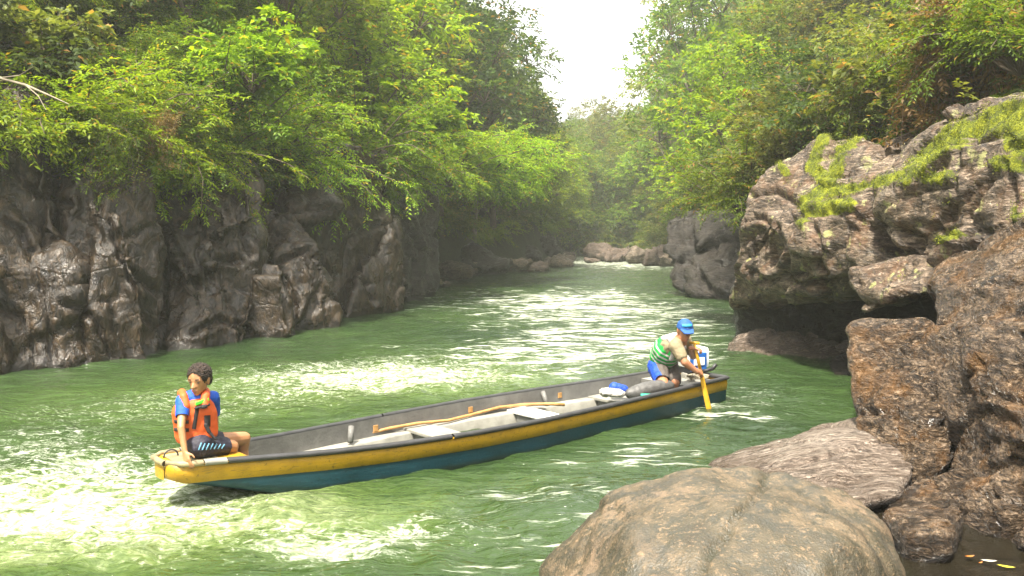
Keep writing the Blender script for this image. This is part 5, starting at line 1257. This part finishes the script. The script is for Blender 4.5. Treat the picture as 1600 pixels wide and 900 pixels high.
hair = blob_np('hair', [E([((0, -0.07 * hs, 0.19 * hs), (0.375 * hs, 0.41 * hs, 0.375 * hs))], jp['head'], RH), E([((0, -0.20 * hs, 0.0), (0.34 * hs, 0.22 * hs, 0.28 * hs))], jp['head'], RH)], 0.0045, 1, 0, cut=[(hp_(0, 0.27, 0.24), RH @ nrm(np.array([0, 1.0, -0.45]))), (hp_(0, -0.1, -0.16), RH @ nrm(np.array([0, 0.35, -1.0])))])
V_ = verts_of(hair); set_verts(hair, V_ + normals_of(hair) * (0.006 * fbm(V_ * 70, 2, ridge=True))[:, None]); part_world('hair', hair, m_hair, boy)
# shirt: short sleeves showing at the shoulders
sl = []
for sh, el in (('shR', 'elR'), ('shL', 'elL')):
    e = jp[sh] * 0.45 + jp[el] * 0.55; sl += [cone(jp[sh] + [0, 0, 0.004], 0.052, e, 0.046), [(jp[sh] + [0, 0, 0.004], 0.050), (jp['neck'] + [0, 0, -0.04], 0.052)]]
ax_ = nrm(jp['elR'] - jp['shR'])
sl.append([(c_, (r_[0] + 0.008, r_[1])) for c_, r_ in torso[0]])
part_world('shirt', blob_np('shirt', sl, 0.007, 2, 0.004, 30, cut=[(jp['shR'] * 0.42 + jp['elR'] * 0.58, ax_)]), m_shirt, boy)
# life vest: padded front and back, straps over the shoulders
vg = [E([((0, 0.0, 0.025), (0.158, 0.108, 0.10)), ((0, 0.012, 0.085), (0.125, 0.096, 0.06))], jp['chest'], RT), E([((0, 0, 0.01), (0.152, 0.106, 0.075))], jp['waist'], RT)]
vg.append([vg[0][0], vg[1][0]])
vb_ = blob_np('life_vest', vg, 0.007, 2, 0.004, 18, cut=[(jp['waist'] + [0, 0, -0.045], (0, 0, -1))])
vest = part_world('life_vest', vb_, m_orange, boy); P3 = lambda x, y, z, o='chest': jp[o] + RT @ np.array([-x, y, z])
for q in (-1, 1):
    part_world('shoulder_strap', blob_np('shoulder_strap', [[(P3(q * 0.062, 0.088, 0.09), 0.032), (P3(q * 0.072, 0.062, 0.148), 0.032)], [(P3(q * 0.072, 0.062, 0.148), 0.032), (P3(q * 0.078, -0.03, 0.160), 0.033)], [(P3(q * 0.078, -0.03, 0.160), 0.033), (P3(q * 0.07, -0.08, 0.10), 0.03)]], 0.006, 2), m_orange, boy)
part_world('collar_band', blob_np('collar_band', [[(P3(0.005, 0.118, 0.098), 0.009), (P3(0.085, 0.092, 0.118), 0.009)], [(P3(0.005, 0.118, 0.110), 0.008), (P3(0.085, 0.090, 0.130), 0.008)]], 0.004, 1), m_neon, boy)
part_world('chest_buckle', blob_np('chest_buckle', [[(P3(0.0, 0.122, 0.074), 0.010), (P3(0.09, 0.100, 0.088), 0.010)], [(P3(0.05, 0.122, 0.080), 0.016), (P3(0.065, 0.118, 0.082), 0.016)]], 0.004, 1), m_strap, boy)
fwd = tuple(chd)
for a, b_, w_ in (((0.012, 0.1, 0.085), (-0.012, 0.1, -0.075), 0.026),):
    P_, N_ = drape(vest, boy, P3(*a), P3(*b_), 10, fwd); ribbon('webbing', P_, N_, w_, 0.006, m_strap, boy)
for z in (-0.022, -0.080):
    P_, N_ = drape(vest, boy, P3(-0.135, 0.1, z), P3(-0.045, 0.1, z), 10, fwd); ribbon('webbing', P_, N_, 0.024, 0.006, m_strap, boy)
P_, N_ = drape(vest, boy, P3(0.078, 0.1, 0.012), P3(0.075, 0.1, -0.07), 8, fwd); ribbon('webbing', P_, N_, 0.042, 0.008, m_strap, boy)
part_world('waist_buckle', blob_np('waist_buckle', [[(P3(0.065, 0.115, -0.05), 0.014), (P3(0.085, 0.118, -0.10), 0.014)], [(P3(0.085, 0.118, -0.10), 0.011), (P3(0.125, 0.125, -0.155), 0.010)]], 0.004, 1), m_strap, boy)
# shorts
sg_ = [[(jp['hipR'], 0.090), (jp['hipL'], 0.090), (jp['waist'] + [0, 0, -0.02], 0.095)]]
for hp, kn in (('hipR', 'kneeR'), ('hipL', 'kneeL')): sg_.append(cone(jp[hp], 0.088, jp[hp] * 0.18 + jp[kn] * 0.82, 0.068))
tdir = nrm(jp['kneeR'] - jp['hipR'])
shorts = part_world('shorts', blob_np('shorts', sg_, 0.007, 2, 0.006, 20, cut=[(jp['hipR'] * 0.20 + jp['kneeR'] * 0.80, tdir)]), m_navy, boy)
od = nrm(np.array([0.25, -0.95, 0.15]))
for i in range(7):                                                            # row of pale slanted bars down the near leg
    c_ = jp['hipR'] * (0.92 - 0.115 * i) + jp['kneeR'] * (0.08 + 0.115 * i) + np.array([0, 0, 0.012])
    up_ = np.array([0.010, 0.004, 0.028 - 0.002 * i])
    P_, N_ = drape(shorts, boy, c_ - up_, c_ + up_ * 0.7, 5, tuple(od))
    if len(P_) > 2: ribbon('printed_bar', P_, N_, 0.010, 0.002, m_sky, boy)

# ---- the man at the stern
M = dict(pel=W(1031, 566, 9.55), hipR=W(1028, 573, 9.46), hipL=W(1044, 571, 9.62), kneeR=W(1036, 600, 9.16), kneeL=W(1054, 596, 9.36), chest=W(1043, 545, 9.42), neck=W(1060, 531, 9.30), head=W(1070, 518, 9.24),
         shR=W(1056, 541, 9.18), shL=W(1070, 533, 9.45), elR=W(1070, 566, 9.10), wrR=W(1089, 581, 9.14), elL=W(1083, 556, 9.48), wrL=W(1079, 544, 9.28))
aR = M['kneeR'] + np.array([-0.06, 0.10, -0.36]); aL = M['kneeL'] + np.array([-0.04, 0.08, -0.37])
man = empty('person', tuple(BW(5.1, 0, -0.055))); tag(man, 'man in blue cap and green striped vest bending over to paddle at the stern', 'person')
spine = nrm(M['neck'] - M['pel']); fw_ = nrm(np.array([0.62, -0.70, -0.35])); fw_ = nrm(fw_ - spine * (fw_ @ spine))
RM = np.stack([np.cross(fw_, spine), fw_, spine], 1); RMH = fr(nrm(np.array([0.12, -0.97, -0.20])))
tor = [E([((0, 0.01, 0.02), (0.165, 0.115, 0.13)), ((0, 0.0, 0.10), (0.15, 0.10, 0.08))], M['chest'], RM), E([((0, 0, 0), (0.145, 0.11, 0.10))], M['pel'], RM)]
tor.append([tor[0][0], tor[1][0]])
gr = tor + [[(M['hipR'], 0.10), (M['hipL'], 0.10), (M['pel'], 0.11)], cone(M['neck'], 0.060, M['head'] + [0, 0, -0.04], 0.056)] + head_groups(M['head'], RMH, 0.235)
for sh, el, wr in (('shR', 'elR', 'wrR'), ('shL', 'elL', 'wrL')):
    gr += [cone(M[sh], 0.060, M[el], 0.043), cone(M[el], 0.045, M[wr], 0.028), [(M[sh], 0.062), (M['neck'] + [0, 0, -0.04], 0.065)]]
for hp, kn, an in ((M['hipR'], M['kneeR'], aR), (M['hipL'], M['kneeL'], aL)):
    gr += [cone(hp, 0.095, kn, 0.062), cone(kn, 0.060, kn * 0.6 + an * 0.4 + np.array([-0.02, 0.03, 0]), 0.055), cone(kn * 0.6 + an * 0.4 + np.array([-0.02, 0.03, 0]), 0.055, an, 0.036), [(an + [-0.03, 0.01, -0.02], 0.034), (an, 0.036), (an + [0.14, -0.06, -0.028], 0.024)]]
PT, PB = W(1085, 536, 9.26), W(1109, 645, 9.24); pdir = nrm(PB - PT)
gripL, gripR = PT + (PB - PT) * 0.075, PT + (PB - PT) * 0.455
gr += hand_groups(M['wrL'], nrm(gripL - M['wrL']) + np.array([0.2, -0.2, 0]), np.array([0.5, -0.2, -0.8]), 1.0, 0.95, 1)
gr += hand_groups(M['wrR'], nrm(gripR - M['wrR']) + np.array([0.3, -0.1, 0.1]), np.array([0.3, 0.7, -0.4]), 1.05, 0.95, 1)
part_world('body', blob_np('body', gr, 0.008, 2), m_skin2, man); face_parts(man, M['head'], RMH, 0.235)
# khaki shirt with sleeves, green vest with pale bands, pale yoke
sg2 = [[(c_, (r_[0] + 0.012, r_[1])) for c_, r_ in tor[2]], [(c_, (r_[0] + 0.008, r_[1])) for c_, r_ in tor[0]]]
for sh, el in (('shR', 'elR'), ('shL', 'elL')): sg2 += [cone(M[sh], 0.080, M[sh] * 0.42 + M[el] * 0.58, 0.070), [(M[sh], 0.076), (M['neck'] - spine * 0.05, 0.075)]]
part_world('shirt', blob_np('shirt', sg2, 0.010, 2, 0.007, 16), m_khaki, man)
vg2 = [E([((0, 0.0, 0.0), (0.192, 0.150, 0.12)), ((0, 0, 0.07), (0.172, 0.138, 0.07))], M['chest'], RM), E([((0, 0, 0.07), (0.182, 0.148, 0.07))], M['pel'], RM)]; vg2.append([vg2[0][0], vg2[1][0]])
gv = part_world('life_vest', blob_np('life_vest', vg2, 0.010, 2, 0.006, 12, cut=[(M['pel'] + spine * 0.055, -spine)]), m_green, man)
for k in (0.115, 0.165, 0.215, 0.262):                                        # pale bands right round the vest
    c_ = M['pel'] + spine * k; bm = bmesh.new(); bm.from_mesh(gv.data); bmesh.ops.translate(bm, vec=man.location, verts=bm.verts[:])
    bmesh.ops.bisect_plane(bm, geom=bm.verts[:] + bm.edges[:] + bm.faces[:], plane_co=Vector(c_ + spine * 0.010), plane_no=Vector(spine), clear_outer=True)
    bmesh.ops.bisect_plane(bm, geom=bm.verts[:] + bm.edges[:] + bm.faces[:], plane_co=Vector(c_ - spine * 0.010), plane_no=Vector(-spine), clear_outer=True)
    me = bpy.data.meshes.new('vest_band'); bm.to_mesh(me); bm.free()
    set_verts(me, verts_of(me) + normals_of(me) * 0.005); part_world('vest_band', me, m_pale, man)
Q = lambda x, y, z, o='chest': M[o] + RM @ np.array([x, y, z])
part_world('vest_yoke', blob_np('vest_yoke', [[(Q(-0.09, -0.075, 0.12), 0.034), (Q(0.09, -0.075, 0.12), 0.034), (Q(-0.075, -0.02, 0.175), 0.034), (Q(0.075, -0.02, 0.175), 0.034)],
    [(Q(-0.085, -0.02, 0.19), 0.036), (Q(-0.075, 0.10, 0.13), 0.036)], [(Q(0.085, -0.02, 0.19), 0.036), (Q(0.075, 0.10, 0.13), 0.036)], [(Q(-0.07, 0.10, 0.13), 0.036), (Q(-0.07, 0.13, 0.02), 0.034)], [(Q(0.07, 0.10, 0.13), 0.036), (Q(0.07, 0.13, 0.02), 0.034)]], 0.009, 3), m_pale, man)
sh2 = [[(M['hipR'], 0.115), (M['hipL'], 0.115), (M['pel'] + spine * 0.0, 0.125)]]
for hp, kn in (('hipR', 'kneeR'), ('hipL', 'kneeL')): sh2.append(cone(M[hp], 0.112, M[hp] * 0.12 + M[kn] * 0.88, 0.088))
s2o = part_world('shorts', blob_np('shorts', sh2, 0.010, 2, 0.008, 14, cut=[(M['hipR'] * 0.12 + M['kneeR'] * 0.88, nrm(M['kneeR'] - M['hipR']))]), m_short2, man)
for hp, kn, off in (('hipR', 'kneeR', -0.05), ('hipL', 'kneeL', 0.04)):         # blue side panels
    bm = bmesh.new(); bm.from_mesh(s2o.data); bmesh.ops.translate(bm, vec=man.location, verts=bm.verts[:])
    side = nrm(np.array([-0.9, -0.25, 0.15])) if off < 0 else nrm(np.array([0.2, -0.9, 0.4]))
    lim = M[hp] * 0.5 + M[kn] * 0.5 + side * (0.052 if off < 0 else 0.088)
    bmesh.ops.bisect_plane(bm, geom=bm.verts[:] + bm.edges[:] + bm.faces[:], plane_co=Vector(lim), plane_no=Vector(-side), clear_outer=True)
    if off > 0: bmesh.ops.bisect_plane(bm, geom=bm.verts[:] + bm.edges[:] + bm.faces[:], plane_co=Vector(M[hp] * 0.7 + M[kn] * 0.3), plane_no=Vector(nrm(M[kn] - M[hp])), clear_outer=True)
    me = bpy.data.meshes.new('short_panel'); bm.to_mesh(me); bm.free(); set_verts(me, verts_of(me) + normals_of(me) * 0.003); part_world('short_panel', me, m_blue, man)
# cap
hs = 0.235; H = lambda x, y, z: M['head'] + RMH @ np.array([x, y, z]) * hs
cap = part_world('cap', blob_np('cap', [E([((0, -0.04 * hs, 0.20 * hs), (0.385 * hs, 0.43 * hs, 0.40 * hs))], M['head'], RMH)], 0.006, 1, cut=[(H(0, 0, 0.17), RMH @ np.array([0, -0.10, -1.0]))]), m_cap, man)
part_world('cap_brim', blob_np('cap_brim', [[(H(-0.27, 0.28, 0.17), 0.012), (H(0.27, 0.28, 0.17), 0.012), (H(-0.19, 0.56, 0.10), 0.010), (H(0.19, 0.56, 0.10), 0.010), (H(0, 0.62, 0.10), 0.010)]], 0.005, 1), m_cap, man)
ff_ = RMH @ nrm(np.array([0, 1, 0.35])); 
for x0, x1, w_ in ((-0.20, 0.22, 0.030),):
    P_, N_ = drape(cap, man, H(x0, 0.2, 0.35), H(x1, 0.2, 0.35), 9, tuple(ff_)); ribbon('cap_lettering', P_, N_, w_, 0.004, m_logo, man)
# the paddle
pad = empty('paddle', tuple(PB)); tag(pad, 'yellow wooden paddle held upright by the man, its blade in the water', 'paddle')
part_world('shaft', tube_mesh('shaft', [PT, PT + (PB - PT) * 0.2, PT + (PB - PT) * 0.40], [0.016, 0.018, 0.018], 10), m_pad, pad)
part_world('grip', tube_mesh('grip', [PT + np.array([-0.05, 0.02, 0.005]), PT, PT + np.array([0.05, -0.02, 0.0])], [0.014, 0.017, 0.014], 10), m_pad, pad)
bl_ = []
for u_, w_ in ((0.30, 0.018), (0.42, 0.022), (0.6, 0.027), (0.85, 0.031), (1.0, 0.031), (1.35, 0.030)):
    c_ = PT + (PB - PT) * u_; sx = nrm(np.cross(pdir, np.array([0.25, -1, 0]))); ny = np.cross(sx, pdir)
    bl_.append([c_ + sx * w_ * math.cos(a) + ny * 0.010 * math.sin(a) for a in np.linspace(0, 2 * math.pi, 13)])
V, F = loft(bl_); part_world('blade', mesh_np('blade', V, F), m_pad, pad)

# pieces that belong to a part go under that part
def nest(root, host, names):
    hs_ = [c for c in root.children if c.name.split('.')[0] == host]
    if not hs_: return
    for c in list(root.children):
        if c.name.split('.')[0] in names: c.parent = hs_[0]
nest(boy, 'life_vest', ('shoulder_strap', 'collar_band', 'chest_buckle', 'webbing', 'waist_buckle')); nest(boy, 'shorts', ('printed_bar',))
nest(man, 'life_vest', ('vest_band', 'vest_yoke')); nest(man, 'shorts', ('short_panel',)); nest(man, 'cap', ('cap_brim', 'cap_lettering'))
for r_ in (boy, man):
    ey = [c for c in r_.children if c.name.split('.')[0] == 'eye']; ir = [c for c in r_.children if c.name.split('.')[0] == 'iris']
    for e_, i_ in zip(ey, ir): i_.parent = e_
nest(mroot, 'cowl', ('cowl_panel', 'label_plate')); nest(boat, 'bow_deck', ('deck_panel', 'mooring_ring'))
for s_, r_ in zip([c for c in boat.children if c.name.split('.')[0] == 'seat'], [c for c in boat.children if c.name.split('.')[0] == 'seat_riser']): r_.parent = s_

# ------------------------------------------------------------------ haze: the bright damp air of the gorge
bm = bmesh.new(); bmesh.ops.create_cube(bm, size=1.0)
me = bpy.data.meshes.new('haze'); bm.to_mesh(me); bm.free()
t = NT('damp_air'); pv = t.n('ShaderNodeVolumePrincipled')
pv.inputs['Color'].default_value = (0.97, 0.98, 0.95, 1); pv.inputs['Density'].default_value = 0.0020; pv.inputs['Anisotropy'].default_value = 0.35
t.t.links.new(pv.outputs[0], t.out.inputs['Volume'])
hz = link('haze', me, t.m); hz.location = (0, 63, 22.5); hz.scale = (126, 176, 50)
tag(hz, 'pale damp haze hanging in the gorge', 'haze', kind='stuff')
